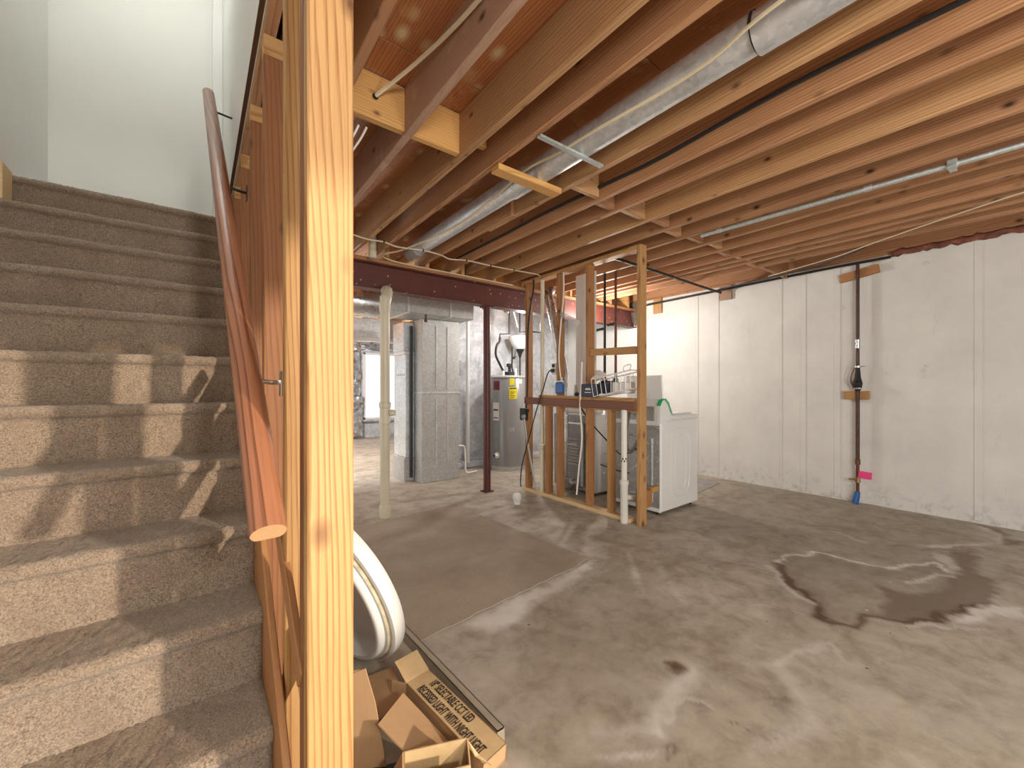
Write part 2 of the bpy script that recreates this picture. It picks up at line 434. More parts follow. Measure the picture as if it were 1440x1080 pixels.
# ------------------------------------------------------------------ SETTING: floor
def axis_lines(parts):
    out = [parts[0][0]]
    for a, b_, st in parts:
        n = max(1, round((b_-a)/st)); out += [a+(b_-a)*(i+1)/n for i in range(n)]
    return np.array(out)
xs = axis_lines([(-1.2, .6, .3), (.6, 5.5, .0125)]); ys = axis_lines([(-3.2, -.1, .3), (-.1, 2.2, .0125), (2.2, 4, .05), (4, 9.8, .4)])
X, Y = np.meshgrid(xs, ys)
F_, H_, CX, HY = 568.81, 1.205, 720., 544.
yw = R(37.85)
def fl(px, py):
    """floor position of a surveyed mark (image measurement turned into metres once)"""
    t = H_*F_/(py-HY); a = (px-CX)/F_
    return (t*(math.sin(yw)+a*math.cos(yw)), t*(math.cos(yw)-a*math.sin(yw)))
def crop(pts): return [fl(840+x/2.4, 680+y/2.4) for x, y in pts]
def vnoise(X, Y, sc, seed):
    r = np.random.default_rng(seed); g = r.random((64, 64)); u = X*sc+100; v = Y*sc+100
    i = np.floor(u).astype(int); j = np.floor(v).astype(int); fu = u-i; fv = v-j; fu = fu*fu*(3-2*fu); fv = fv*fv*(3-2*fv)
    q = lambda a, b_: g[a % 64, b_ % 64]
    return (q(i, j)*(1-fu)+q(i+1, j)*fu)*(1-fv)+(q(i, j+1)*(1-fu)+q(i+1, j+1)*fu)*fv-.5
WX = X+.05*vnoise(X, Y, 9, 1)+.03*vnoise(X, Y, 22, 2)+.02*vnoise(X, Y, 45, 5); WY = Y+.05*vnoise(X, Y, 9, 3)+.03*vnoise(X, Y, 22, 4)+.02*vnoise(X, Y, 45, 6)
def dline(pts):
    d = np.full(X.shape, 9.)
    for (x0, y0), (x1, y1) in zip(pts[:-1], pts[1:]):
        dx, dy = x1-x0, y1-y0; l = dx*dx+dy*dy+1e-9
        t = np.clip(((WX-x0)*dx+(WY-y0)*dy)/l, 0, 1); d = np.minimum(d, np.hypot(WX-x0-t*dx, WY-y0-t*dy))
    return d
def inside(pts):
    c = np.zeros(X.shape, bool); n = len(pts)
    for i in range(n):
        x0, y0 = pts[i]; x1, y1 = pts[(i+1) % n]
        if y0 == y1: continue
        c ^= ((y0 > WY) != (y1 > WY)) & (WX < (x1-x0)*(WY-y0)/(y1-y0)+x0)
    return c
def soft(poly, w):
    d = dline(poly+[poly[0]]); i = inside(poly); sd = np.where(i, d, -d); return np.clip(sd/w+.5, 0, 1)
ln = lambda pts, w: np.exp(-(dline(pts)/w)**2)
A = crop([(605, 270), (625, 300), (660, 345), (720, 378), (745, 410), (757, 450), (800, 474), (850, 482), (885, 460), (920, 446), (1000, 457), (1060, 466), (1100, 460), (1190, 450), (1240, 425), (1320, 420), (1345, 412)])
pool = crop([(935, 335), (1030, 368), (1100, 380), (1195, 335), (1225, 290), (1205, 228), (1275, 222), (1285, 300), (1352, 350), (1335, 412), (1190, 448), (1060, 463), (930, 440), (985, 400)])
tail = crop([(1290, 140), (1350, 150), (1400, 190), (1440, 195), (1440, 215), (1330, 205), (1200, 225), (1090, 225), (1370, 195)])
inner = crop([(605, 262), (640, 240), (745, 232), (850, 265), (1000, 285), (1130, 268), (1200, 310), (1190, 445), (1060, 463), (920, 446), (850, 478), (757, 450), (745, 405), (660, 345)])
dark = .55*soft(pool, .05)+.75*ln(A, .022)+.35*ln(A[:6], .05)+.6*soft(tail, .04)
dark += .8*soft(crop([(205, 600), (240, 602), (300, 635), (305, 660), (270, 665), (225, 630)]), .025)
dark += .5*ln(crop([(440, 266), (480, 270), (515, 280)]), .012)+.55*ln(crop([(275, 760), (305, 742), (350, 752), (390, 772)]), .012)
dark += .45*ln(crop([(470, 815), (510, 840), (570, 858), (640, 845), (700, 812)]), .006)+.3*ln(crop([(560, 722), (650, 748)]), .006)
dark += .5*ln(crop([(195, 905), (225, 880), (260, 870), (265, 900), (235, 935)]), .012)+.3*soft(crop([(1020, 700), (1070, 705), (1090, 740), (1030, 735)]), .04)
dark += .35*ln(crop([(220, 350), (260, 385)]), .012)
white = .75*ln(crop([(740, 233), (790, 245), (850, 262), (920, 278), (1000, 285), (1080, 272), (1140, 268), (1200, 305)]), .016)
white += .6*ln(crop([(600, 262), (640, 240), (700, 236), (740, 233)]), .02)+.5*ln(crop([(1125, 215), (1240, 208), (1370, 200), (1365, 180), (1300, 148)]), .03)
white += .55*ln(crop([(1060, 340), (1090, 322), (1150, 312), (1210, 316)]), .02)+.8*soft(crop([(1190, 448), (1225, 432), (1290, 425), (1340, 412), (1440, 425), (1440, 455), (1330, 440), (1280, 470), (1200, 470)]), .04)
white += .4*ln(crop([(1060, 480), (1180, 482), (1300, 490)]), .014)+.45*ln(crop([(590, 280), (620, 330), (680, 385), (735, 410)]), .02)
white += .4*soft(crop([(1150, 235), (1200, 245), (1222, 285), (1190, 300), (1160, 260)]), .03)
white += .55*ln(crop([(200, 820), (215, 760), (255, 700), (330, 650)]), .035)+.45*ln(crop([(262, 800), (262, 765), (295, 732), (345, 738), (390, 765)]), .02)
white += .35*ln(crop([(0, 840), (130, 825), (200, 835)]), .02)+.5*ln(crop([(0, 935), (140, 915), (200, 900)]), .012)
white += .3*ln(crop([(490, 600), (560, 605), (640, 650), (720, 740), (730, 800), (650, 850), (560, 880)]), .04)+.35*ln(crop([(590, 610), (640, 560), (780, 545), (820, 580)]), .014)
white += .3*soft(crop([(200, 350), (300, 345), (350, 370), (300, 400), (240, 385)]), .05)+.25*ln(crop([(780, 160), (850, 175), (890, 195)]), .02)
white += .75*soft([(1.12, 1.63), (2.1, 1.80), (2.1, 1.87), (1.35, 1.80), (1.1, 1.79)], .07)
damp = .5*soft(inner, .15)+.55*soft([(3.0, .9), (3.4, 1.7), (4.2, 2.2), (5.5, 2.4), (5.5, .2), (3.9, .25), (3.3, .9)], .5)
damp += .3*soft([(1.3, 1.75), (1.0, 1.3), (1.3, .9), (1.9, 1.1), (2.3, 1.6), (2.2, 1.75)], .3)+.25*soft([(1.7, .6), (2.3, .9), (2.6, .75), (2.4, .5)], .2)
col = np.stack([np.clip(dark, 0, 1), np.clip(white, 0, 1), np.clip(damp, 0, 1), np.ones_like(dark)], -1).reshape(-1, 4).astype(np.float32)
nx, ny = len(xs), len(ys)
Z = .0015*vnoise(X, Y, 6, 9)
vv = np.stack([X, Y, Z], -1).reshape(-1, 3)
ii = (np.arange(ny-1)[:, None]*nx+np.arange(nx-1)[None, :]).reshape(-1)
ff = np.stack([ii, ii+1, ii+1+nx, ii+nx], -1)
me = bpy.data.meshes.new('floor'); me.from_pydata(vv.tolist(), [], ff.tolist())
ca = me.color_attributes.new('stain', 'FLOAT_COLOR', 'POINT'); ca.data.foreach_set('color', col.ravel())
me.polygons.foreach_set('use_smooth', [True]*len(me.polygons)); me.materials.append(M['floor'])
floor = link(bpy.data.objects.new('floor', me)); tag(floor, 'bare concrete basement floor with brown water stains and white mineral rims', kind='structure')

# ------------------------------------------------------------------ SETTING: walls
def struct(b_, name, mat, label=None, **k):
    o = b_.build(name, mat, **k); return tag(o, label, kind='structure')
wr = MB(); wr.bx(5.44, 5.64, -3.2, 5.5, -.1, 2.52)
for yy, w in ((2.837, .02), (2.55, .012), (1.822, .016), (1.60, .03), (1.291, .03), (.296, .025), (-.2, .02)):
    wr.bx(5.432, 5.45, yy-w, yy+w, 0.02, 2.5, .006)
for yy, zz in ((.99, 2.38), (.62, 2.37), (.62, 1.4), (.63, 1.31), (.64, 1.36), (1.25, 2.05)):
    wr.lathe([(.022, 0), (.018, .006), (.007, .007), (.005, -.002), (0, -.002)], (5.44, yy, zz), (-1, 0, 0), 10)
wall_right = struct(wr, 'wall_right', M['paintcrete'], 'long white-painted poured concrete wall on the right with vertical form seams')
wr = MB(); wr.bx(5.44, 5.64, 5.5, 9.9, -.1, 2.52)
struct(wr, 'wall_right', M['rawcrete'], 'unpainted continuation of the right concrete wall')
wb = MB(); wb.bx(2.75, 5.44, 5.3, 5.5, -.1, 2.46); wb.bx(2.75, 5.44, 5.16, 5.3, 0, .09, .01)
struct(wb, 'wall_back', M['rawcrete'], 'bare grey concrete wall behind the water heater and laundry machines')
wf = MB(); wf.bx(-1.2, 3.08, 9.7, 9.9, -.1, 2.7); wf.bx(4.0, 5.44, 9.7, 9.9, -.1, 2.7); wf.bx(3.08, 4.0, 9.7, 9.9, -.1, .43); wf.bx(3.08, 4.0, 9.7, 9.9, 2.02, 2.7)
struct(wf, 'wall_far', M['rawcrete'], 'far concrete wall around the small window')
ws = MB(); ws.bx(-1.3, .16, 4.2, 4.35, 2.31, 5.2)
struct(ws, 'wall_landing', M['drywall'], 'white drywall at the head of the carpeted stairs')
wl = MB(); wl.bx(-.97, -.822, 3.3, 4.2, 2.29, 5.2); wl.bx(-.97, -.822, 0.2, 3.3, 0, 5.2)
struct(wl, 'wall_left', M['drywall'], 'white drywall on the left of the stairs')
# upper drywall over the stud wall (hangs from floor framing), cut lower edge shows brown paper
wp = MB(); wp.bx(.165, .178, 1.3, 4.2, 2.50, 5.2)
wpo = struct(wp, 'wall_stairwell', M['drywall'], 'white drywall panel above the open stair studs')
e = MB(); e.bx(.163, .1785, 1.3, 4.18, 2.488, 2.50); e.build('cut_edge', M['paper_edge'], wpo)
e = MB(); e.bx(.1785, .186, 1.3, 4.18, 2.47, 2.52); e.build('cut_edge', M['drywall_cut'], wpo)
e = MB(); e.bx(.1, .165, 4.1, 4.2, 2.31, 5.2, .004); struct(e, 'trim_1', M['white_metal'], 'white corner casing at the head of the stairs')
uc = MB(); uc.bx(-1.3, .3, 1.1, 4.35, 5.2, 5.3); uc.bx(-1.3, .3, 1.0, 1.1, 2.7, 5.3)
struct(uc, 'ceiling_stairwell', M['drywall'], 'white ceiling above the stairwell')
wz = MB(); wz.bx(-.97, 1.05, -3.2, -3.0, -.1, 2.7); wz.bx(2.95, 5.64, -3.2, -3.0, -.1, 2.7); wz.bx(1.05, 2.95, -3.2, -3.0, 2.38, 2.7)
struct(wz, 'wall_rear', M['drywall'], 'wall behind the viewpoint with the open doorway')
wz = MB(); wz.bx(.98, 1.05, -3.0, -2.985, 0, 2.43, .003); wz.bx(2.95, 3.02, -3.0, -2.985, 0, 2.43, .003); wz.bx(1.05, 2.95, -3.0, -2.985, 2.38, 2.43, .003)
struct(wz, 'trim_2', M['white_metal'], 'white casing of the doorway behind the viewpoint')
wz = MB(); wz.bx(-.97, -.82, -3.0, .2, -.1, 2.5); struct(wz, 'wall_left', M['drywall'], 'white wall left of the foot of the stairs')
lc = MB(); lc.bx(-.97, .17, -3.2, 1.0, 2.44, 2.5)
struct(lc, 'ceiling_soffit', M['drywall'], 'white soffit above the foot of the stairs')

# window in the far wall
win = thing('window_1', 'small white window with closed blind in the far foil-lined wall', 'window', (3.54, 9.7, .43)); del win['category']; win['kind'] = 'structure'
b_ = MB()
for a in ((3.08, 3.13, .43, 2.02), (3.95, 4.0, .43, 2.02), (3.08, 4.0, .43, .48), (3.08, 4.0, 1.97, 2.02)): b_.bx(a[0], a[1], 9.66, 9.74, a[2], a[3], .006)
b_.build('window_frame', M['white_metal'], win)
b_ = MB(); b_.bx(3.13, 3.95, 9.76, 9.765, .48, 1.97); b_.build('pane', M['glass'], win)
for k in range(30):
    b_ = MB(); z = .5+k*.049; b_.box((3.54, 9.715, z), (.8, .004, .047), Matrix.Rotation(R(12), 3, 'X')); o = b_.build('slat', M['blind'], win)
b_ = MB(); b_.bx(3.05, 4.03, 9.6, 9.7, .38, .43, .01); b_.build('sill', M['rawcrete'], win)

# ------------------------------------------------------------------ SETTING: ceiling = plywood subfloor + joists + blocking
cl = MB(); cl.bx(.17, 5.64, -3.2, 9.9, 2.693, 2.72)
ceiling = struct(cl, 'ceiling', M['ply'], 'unfinished basement ceiling of plywood subfloor on exposed joists')
for i, x in enumerate(np.arange(.19, 5.6, 1.22)):
    for j, y in enumerate(np.arange(-3.2, 9.8, 2.44)):
        off = .62 if i % 2 else 0
        y0 = max(-3.2, y-off); y1 = min(y+2.44-off, 9.8)
        if y1-y0 < .1: continue
        board('plywood_sheet', ((x+min(x+1.217, 5.6))/2, y0+.0015, 2.684), ((x+min(x+1.217, 5.6))/2, y1-.0015, 2.684), min(1.217, 5.6-x), .018, (1, 0, 0), M['ply'], ceiling, .002)
JX = [(.22, 'joist'), (.502, 'joist'), (.832, 'joist_grey'), (1.14, 'joist_light'), (1.325, 'joist'), (1.825, 'joist_light'), (2.118, 'joist'), (2.345, 'joist'), (2.665, 'joist_light'), (2.93, 'joist'),
      (3.2, 'joist'), (3.5, 'joist'), (3.77, 'joist'), (4.05, 'joist'), (4.21, 'joist'), (4.36, 'joist'), (4.60, 'joist'), (5.40, 'joist')]
jmesh = {}
def joist(x, y0, y1, key, name='joist', zb=2.44, zt=2.675, w=.038):
    return board(name, (x, y0, (zb+zt)/2), (x, y1, (zb+zt)/2), zt-zb, w, (0, 0, 1), M[key], ceiling, .003)
for k, (x, key) in enumerate(JX):
    sk = (.02 if x > 1.5 else .01) if x < 5 else 0
    y1 = 3.92 if abs(x-1.825) > .01 else 2.65
    p0 = (x-.019-sk*.35, -3.1); p1 = (x-.019+sk*1.0, y1)
    if x > 5: continue
    if x == .22: p0 = (x-.019, -3.1); p1 = (x-.019, 3.92)
    board('joist', (p0[0], p0[1], 2.5575), (p1[0], p1[1], 2.5575), .235, .038, (0, 0, 1), M[key], ceiling, .004)
joist(1.80, 2.3, 3.95, 'joist')
for x in np.arange(.5, 5.5, .42): joist(float(x)+.1, 3.8, 9.65, 'block' if int(x*10) % 2 else 'joist_light', zb=2.42)
# blocking rows between joists
def blocking(x0, x1, y, key='block', zb=2.46, zt=2.67, t=.038):
    board('blocking', (x0, y, (zb+zt)/2), (x1, y, (zb+zt)/2), zt-zb, t, (0, 0, 1), M[key], ceiling, .003)
xl = [x for x, _ in JX]
for i in range(1, len(xl)-1):
    a, b2 = xl[i], xl[i+1]-.038
    if abs(a-1.325) < .01: continue                      # the duct bay
    yb = 1.905 if a < 1.2 else 1.87 - .03*((i*7) % 3) - .02*(a-1.2)
    if a < 1.0: blocking(a+.001, b2+.008, yb, 'block', 2.455, 2.67)
    elif a < 1.3: blocking(a+.004, b2, yb, 'block', 2.55, 2.67)
    else: blocking(a+.006, b2+.006, yb-.03, 'joist_light' if i % 2 else 'joist', 2.452, 2.67)
blocking(.245, .48, 1.905, 'block', 2.45, 2.67)
# flat block under the duct and short cleats
board('blocking', (1.305, 1.835, 2.421), (1.785, 1.83, 2.421), .075, .035, (0, 1, 0), M['block'], ceiling)
board('cleat', (1.345, 1.06, 2.60), (1.345, 1.06, 2.505), .04, .035, (1, 0, 0), M['trimwood'], ceiling)
board('rim_joist', (5.43, -3.1, 2.615), (5.43, 9.6, 2.615), .13, .03, (0, 0, 1), M['joist'], ceiling)
board('sill_plate', (5.53, -3.1, 2.543), (5.53, 5.3, 2.543), .17, .045, (1, 0, 0), M['joist'], ceiling)
# reddish rim of the stair opening above the stud wall
board('trimmer_joist', (.262, .2, 2.565), (.262, 4.2, 2.565), .22, .038, (0, 0, 1), M['joist'], ceiling)

# pink-brown insulation stuffed along the wall top
def lumpy(name, x0, x1, y0, y1, z0, z1, mat, label, n=60, amp=.03, seed=1, cat='insulation'):
    b_ = MB(); r = random.Random(seed); rows = []
    for i in range(n+1):
        y = y0+(y1-y0)*i/n; k = 6; ring = []
        for q in range(k):
            a = 2*PI*q/k; cx_, cz_ = (x0+x1)/2, (z0+z1)/2
            ring.append((cx_+math.cos(a)*(x1-x0)/2*(1+r.uniform(-.3, .3)), y, cz_+math.sin(a)*(z1-z0)/2*(1+r.uniform(-.6, .6))))
        rows.append(ring)
    vs = [p for rr in rows for p in rr]; fs = []
    for i in range(n):
        for q in range(6): a = i*6+q; b2 = i*6+(q+1) % 6; fs.append((a, b2, b2+6, a+6))
    fs += [tuple(range(6)), tuple(range(n*6, n*6+6))]
    b_.add(vs, fs); o = b_.build(name, mat, None, True, angle=80)
    return tag(o, label, cat)
lumpy('wall_insulation', 5.395, 5.46, -1.5, .85, 2.495, 2.555, M['insul'], 'ragged reddish insulation strip along top of white wall at right')
lumpy('wall_insulation', 5.36, 5.44, 3.75, 4.25, 2.2, 2.48, M['insul2'], 'grey-brown insulation wad stuffed at beam end in wall corner', 14, seed=3)

# ------------------------------------------------------------------ steel beam and posts
bm_ = thing('steel_beam', 'maroon-primed steel beam carrying the joists across the room', 'beam', (2.9, 3.86, 2.13))
b_ = MB(); b_.bx(.28, 5.42, 3.79, 3.93, 2.13, 2.142, .003); b_.bx(.28, 5.42, 3.79, 3.93, 2.365, 2.377, .003); b_.bx(.28, 5.42, 3.853, 3.867, 2.142, 2.365)
b_.build('steel_section', M['beam'], bm_)
board('nailer_plate', (.28, 3.86, 2.397), (5.42, 3.86, 2.397), .135, .036, (0, 1, 0), M['stud_red'], bm_)
def post(x, y, ztop, label):
    t = thing('steel_post', label, 'post', (x, y, 0))
    b_ = MB(); b_.tube([(x, y, .01), (x, y, ztop-.01)], .042, 20); b_.build('pole', M['maroon'], t, True)
    b_ = MB(); b_.bx(x-.06, x+.06, y-.06, y+.06, 0, .01, .002); b_.build('base_plate', M['maroon'], t)
    b_ = MB(); b_.bx(x-.06, x+.06, y-.065, y+.065, ztop-.012, ztop, .002); b_.build('cap_plate', M['maroon'], t)
post(2.635, 3.86, 2.13, 'round maroon steel post standing under the beam beside the water heater')

# ------------------------------------------------------------------ STAIRCASE
st = thing('staircase', 'steep brown carpeted staircase climbing to the white-walled landing on the left', 'stairs', (-.3, .75, 0))
RISE, RUN = .195, .2098
SX0, SX1 = -.80, .148
def step(j, last=False):
    z = .557+j*RISE; y = 1.364+j*RUN; zb = z-RISE
    depth = RUN if not last else 4.2-y
    # profile (y, z): riser foot, up the riser, under the nose, round it, back along the tread
    P = []
    r = .021
    for t in np.linspace(0, 1, 12): P.append((y+.016-.002*math.sin(t*PI), zb-.02+(RISE-2*r+.014)*t))
    for a in np.linspace(-PI*.42, PI*.5, 9): P.append((y+r-.004-r*math.cos(a)*1.05, z-r+r*math.sin(a)))
    for t in np.linspace(0, 1, 15 if not last else 30)[1:]: P.append((y+r+(depth-r+.045)*t, z-.004*math.sin(t*PI)))
    nn = 130; xs_ = np.linspace(SX0, SX1, nn); P = np.array(P)
    nrm = np.gradient(P, axis=0); nrm = np.stack([-nrm[:, 1], nrm[:, 0]], -1); nrm /= np.linalg.norm(nrm, axis=1, keepdims=True)+1e-9
    d = rng.normal(0, .0015, (len(P), nn))+.0012*np.sin(xs_*23+j)[None, :]
    wob = .003*np.sin(xs_*5+j*1.7)
    vy = P[:, 0:1]+nrm[:, 0:1]*d; vz = P[:, 1:2]+nrm[:, 1:2]*d+wob[None, :]*(.5)
    V = np.stack([np.broadcast_to(xs_[None, :], vy.shape), vy, vz], -1).reshape(-1, 3)
    k = (np.arange(len(P)-1)[:, None]*nn+np.arange(nn-1)[None, :]).reshape(-1)
    F = np.stack([k, k+1, k+1+nn, k+nn], -1)
    me = bpy.data.meshes.new('carpeted_step'); me.from_pydata(V.tolist(), [], F.tolist()); me.materials.append(M['carpet'])
    me.polygons.foreach_set('use_smooth', [True]*len(me.polygons))
    return link(bpy.data.objects.new('carpeted_step', me), st)
for j in range(-2, 10): step(j, j == 9)
slope = RISE/RUN
# solid wooden carriages below the carpet
def slanted(name, x0, x1, y0, z0, y1, z1, depth, mat, parent, ch=.003):
    """board on edge running up the pitch; (y,z) pairs give its TOP edge"""
    d = Vector((0, y1-y0, z1-z0)).normalized(); dn = Vector((0, d.z, -d.y))
    a = Vector(((x0+x1)/2, y0, z0))+dn*depth/2; b2 = Vector(((x0+x1)/2, y1, z1))+dn*depth/2
    return board(name, a, b2, depth, x1-x0, dn, mat, parent, ch)
slanted('carriage', -.74, -.70, 1.1, -.02, 3.3, 2.02, .15, M['stringer'], st)
slanted('carriage', .08, .115, 1.1, -.02, 3.3, 2.02, .15, M['stringer'], st)
slanted('stringer', .149, .166, .76, .12, 3.35, .12+2.59*slope, .27, M['stringer'], st)
slanted('skirt_board', -.820, -.80, 2.35, 1.62, 3.22, 2.31, .2, M['trimwood'], st)
b_ = MB(); b_.bx(-.82, -.757, 3.1, 3.24, 2.0, 2.315, .004); b_.build('corner_block', M['trimwood'], st)
b_ = MB(); b_.bx(-.82, -.79, 3.1, 3.3, 2.31, 2.34, .003); b_.build('cap_strip', M['rail'], st)

# ------------------------------------------------------------------ STAIR STUD WALL
sw = thing('stud_wall', 'open fir stud wall dividing the carpeted stairs from the basement', 'stud wall', (.217, 1.5, 0))
XA, XB = .172, .261
def stud(y, x0=XA, x1=XB, z0=.038, z1=2.44, key='stud', t=.038, parent=sw, name='stud'):
    return board(name, ((x0+x1)/2, y+t/2, z0), ((x0+x1)/2, y+t/2, z1), x1-x0, t, (1, 0, 0), M[key], parent, .003)
stud(.882); stud(.924, XA, XB, key='stud_shaded')
stud(1.142); 
for y in (1.56, 1.985, 2.44, 2.86, 3.28, 3.7): stud(y, z1=2.31, key='stud_shaded')
for y in (1.56, 1.985, 2.44, 2.86, 3.28): board('top_block', (XA, y+.025, 2.345), (XB, y+.025, 2.345), .05, .068, (0, 1, 0), M['stud'], sw)
board('bottom_plate', (.217, .85, .019), (.217, 3.9, .019), .089, .038, (1, 0, 0), M['stud_red'], sw)
slanted('brace', XA-.004, XA+.012, .93, .607, 1.9, 1.34, .06, M['stringer'], sw)
slanted('brace', XA+.02, XA+.05, .965, .50, 1.14, .63, .10, M['trimwood'], sw)
# cable stapled to the second stud
cb = thing('cable', 'thick white cable with blue clip running down the second stair stud', 'cable', (.235, 1.13, 2.2))
b_ = MB(); b_.tube(curve_pts([(.186, 1.132, 2.62), (.205, 1.128, 2.44), (.222, 1.126, 2.25), (.221, 1.126, 2.1), (.232, 1.125, 1.95), (.246, 1.128, 1.84), (.255, 1.135, 1.7), (.262, 1.17, 1.5), (.258, 1.15, 1.2), (.262, 1.165, .8)]), .0075, 8); b_.build('wire', M['cable_white'], cb, True)
b_ = MB(); b_.box((.222, 1.122, 2.22), (.032, .012, .009), Matrix.Rotation(R(14), 3, 'Y'), .002); b_.build('blue_clip', M['navy'], cb)

# ------------------------------------------------------------------ HANDRAIL
hr = thing('handrail', 'reddish stained wooden handrail sloping up along the stair studs', 'handrail', (.1, .84, .94))
h0 = Vector((.100, .835, .944)); h1 = Vector((.052, 3.12, 3.02))
d = (h1-h0).normalized(); side = Vector((1, 0, 0)); side = (side-d*side.dot(d)).normalized(); upv = side.cross(d)
prof = []
for k in range(24):
    a = 2*PI*k/24; u = math.cos(a)*.03; v = math.sin(a)*.0265
    if v < -.02: v = -.02
    prof.append((u, v))
mw = Matrix((d, side, upv)).transposed().to_4x4(); mw.translation = (h0+h1)/2; hl = (h1-h0).length/2
b_ = MB(); n = len(prof)
vs = []
for sx, sc in ((-hl, .96), (-hl+.004, 1), (hl-.004, 1), (hl, .96)):
    vs += [(sx, u*sc, v*sc) for u, v in prof]
fs = [(i*n+k, i*n+(k+1) % n, (i+1)*n+(k+1) % n, (i+1)*n+k) for i in range(3) for k in range(n)]
b_.add(vs, fs); b_.cur = 1; b_.add(vs[:n], [tuple(range(n))]); b_.add(vs[-n:], [tuple(range(n))])
o = b_.build('rail', [M['rail'], M['railend']], hr, True); o.matrix_basis = mw; WM[o.name] = mw
for t_, in ((.155,), (.56,), (.93,)):
    p = h0+(h1-h0)*t_
    q = MB(); q.tube([(p.x+.0, p.y, p.z-.022), (p.x+.02, p.y, p.z-.045), (.150, p.y+.004, p.z-.05), (.169, p.y+.005, p.z-.05)], .006, 8)
    q.bx(.168, .1715, p.y-.012, p.y+.022, p.z-.085, p.z-.02, .001)
    q.build('bracket', M['chrome'] if t_ < .2 else M['iron'], hr)

# ------------------------------------------------------------------ DRAIN PIPE (left) and its neighbours
t = thing('drain_pipe', 'beige PVC drain stack standing from floor up to the steel beam', 'pipe', (1.362, 3.66, 0))
x, y = 1.362, 3.66
b_ = MB(); b_.tube([(x, y, .1), (x, y, 1.92)], .043, 22); b_.build('pipe', M['pvc'], t, True)
b_ = MB(); b_.lathe([(.049, 0), (.052, .01), (.052, .11), (.049, .12), (.043, .12)], (x, y, 0), n=22); b_.build('floor_hub', M['pvc'], t, True)
b_ = MB(); b_.lathe([(.044, .86), (.052, .865), (.052, .91), (.047, .92), (.047, 1.01), (.053, 1.015), (.053, 1.06), (.044, 1.065)], (x, y, 0), n=22)
b_.lathe([(.03, 0), (.03, .03), (.026, .035), (.026, .05), (0, .05)], (x+.035, y-.03, .965), (.8, -.5, 0), 16); b_.build('cleanout_tee', M['pvc'], t, True)
b_ = MB(); b_.tube(curve_pts([(x, y, 1.90), (x, y, 1.97), (x+.012, y, 2.03), (x+.04, y+.05, 2.10), (x+.06, y+.13, 2.125)], 5), .05, 20)
b_.lathe([(.05, 0), (.053, .004), (.053, .03), (.05, .034)], (x+.006, y, 2.005), (.12, 0, 1), 20); b_.build('elbow', M['pvc'], t, True)
b_ = MB(); b_.tube([(x-.1, 3.70, 2.38), (x-.1, 3.70, 2.66)], .035, 14)
o = b_.build('vent_pipe', M['pvc'], None, True); tag(o, 'short grey-beige pipe rising between joists above the beam', 'pipe')

# ------------------------------------------------------------------ DUCTWORK
t = thing('return_duct', 'tall galvanized rectangular duct standing on the floor left of the maroon post', 'duct', (2.465, 4.77, 0))
for nm, z0, z1 in (('lower_section', 0, 1.13), ('upper_section', 1.13, 2.06)):
    b_ = MB(); b_.bx(2.2, 2.735, 4.66, 4.88, z0, z1, .006); b_.build(nm, M['galv_dull'], t)
b_ = MB(); b_.bx(2.193, 2.742, 4.653, 4.887, 1.118, 1.14, .004); b_.build('joint_collar', M['galv'], t)
for xx in (2.40, 2.56):
    for z0, z1 in ((.22, 1.06), (1.18, 1.98)):
        b_ = MB(); b_.box((xx, 4.66, (z0+z1)/2), (.012, .016, z1-z0), None, .004); b_.build('stiffener_bead', M['galv'], t)
t = thing('furnace', 'pale sheet metal furnace cabinet tucked behind the tall duct', 'furnace', (2.4, 5.05, 0))
b_ = MB(); b_.bx(2.09, 2.72, 4.90, 5.28, .30, 1.62, .006); b_.build('cabinet', M['galv'], t)
b_ = MB(); b_.bx(2.07, 2.72, 4.895, 5.28, 0, .30, .006); b_.build('base', M['galv_dull'], t)
b_ = MB(); b_.bx(2.08, 2.7, 4.91, 5.27, 1.62, 1.66, .004); b_.build('top_trim', M['white_metal'], t)
b_ = MB(); b_.bx(2.07, 2.7, 4.92, 5.27, 1.66, 2.04, .01); b_.build('plenum', M['galv'], t)
for k in range(5):
    b_ = MB(); b_.lathe([(.008, 0), (.008, .004), (0, .005)], (2.09, 4.94+k*.06, 1.36), (-1, 0, 0), 8); b_.build('screw', M['iron'], t)
b_ = MB(); b_.tube([(2.155, 4.865, .05), (2.155, 4.865, 1.98)], .018, 10)
o = b_.build('line_set', M['black'], None, True); tag(o, 'black insulated refrigerant line between furnace and tall duct', 'pipe')
b_ = MB(); b_.tube([(2.13, 4.40, 1.99), (2.13, 4.40, 2.13)], .013, 10); b_.lathe([(.02, 0), (.02, .03)], (2.13, 4.4, 1.97), n=10)
o = b_.build('pipe_stub', M['copper'], None, True); tag(o, 'short copper pipe stub with black cap below the beam', 'pipe')
t = thing('trunk_duct', 'horizontal galvanized trunk duct running behind the beam over the tall duct', 'duct', (2.2, 4.5, 2.06))
b_ = MB(); b_.bx(1.62, 2.79, 4.38, 4.9, 2.06, 2.38, .006); b_.build('trunk', M['galv_dull'], t)
for xx in (1.9, 2.45):
    b_ = MB(); b_.bx(xx-.012, xx+.012, 4.372, 4.908, 2.052, 2.388, .003); b_.build('seam', M['galv'], t)
t = thing('flue_elbow', 'big shiny round duct elbow just right of the stair post behind the beam', 'duct', (1.35, 4.6, 2.1))
b_ = MB(); pts = [(1.64, 4.62, 2.16)]+[(1.50-.33*math.sin(a), 4.62+.0, 2.16) for a in (0,)]
arc = [(1.45-.30*math.sin(a), 4.62+.30*(1-math.cos(a)), 2.16) for a in np.linspace(0, PI/2, 9)]
b_.tube([(1.63, 4.62, 2.16)]+arc+[(1.15, 5.6, 2.16)], .17, 22); b_.build('elbow', M['foil'], t, True, angle=25)
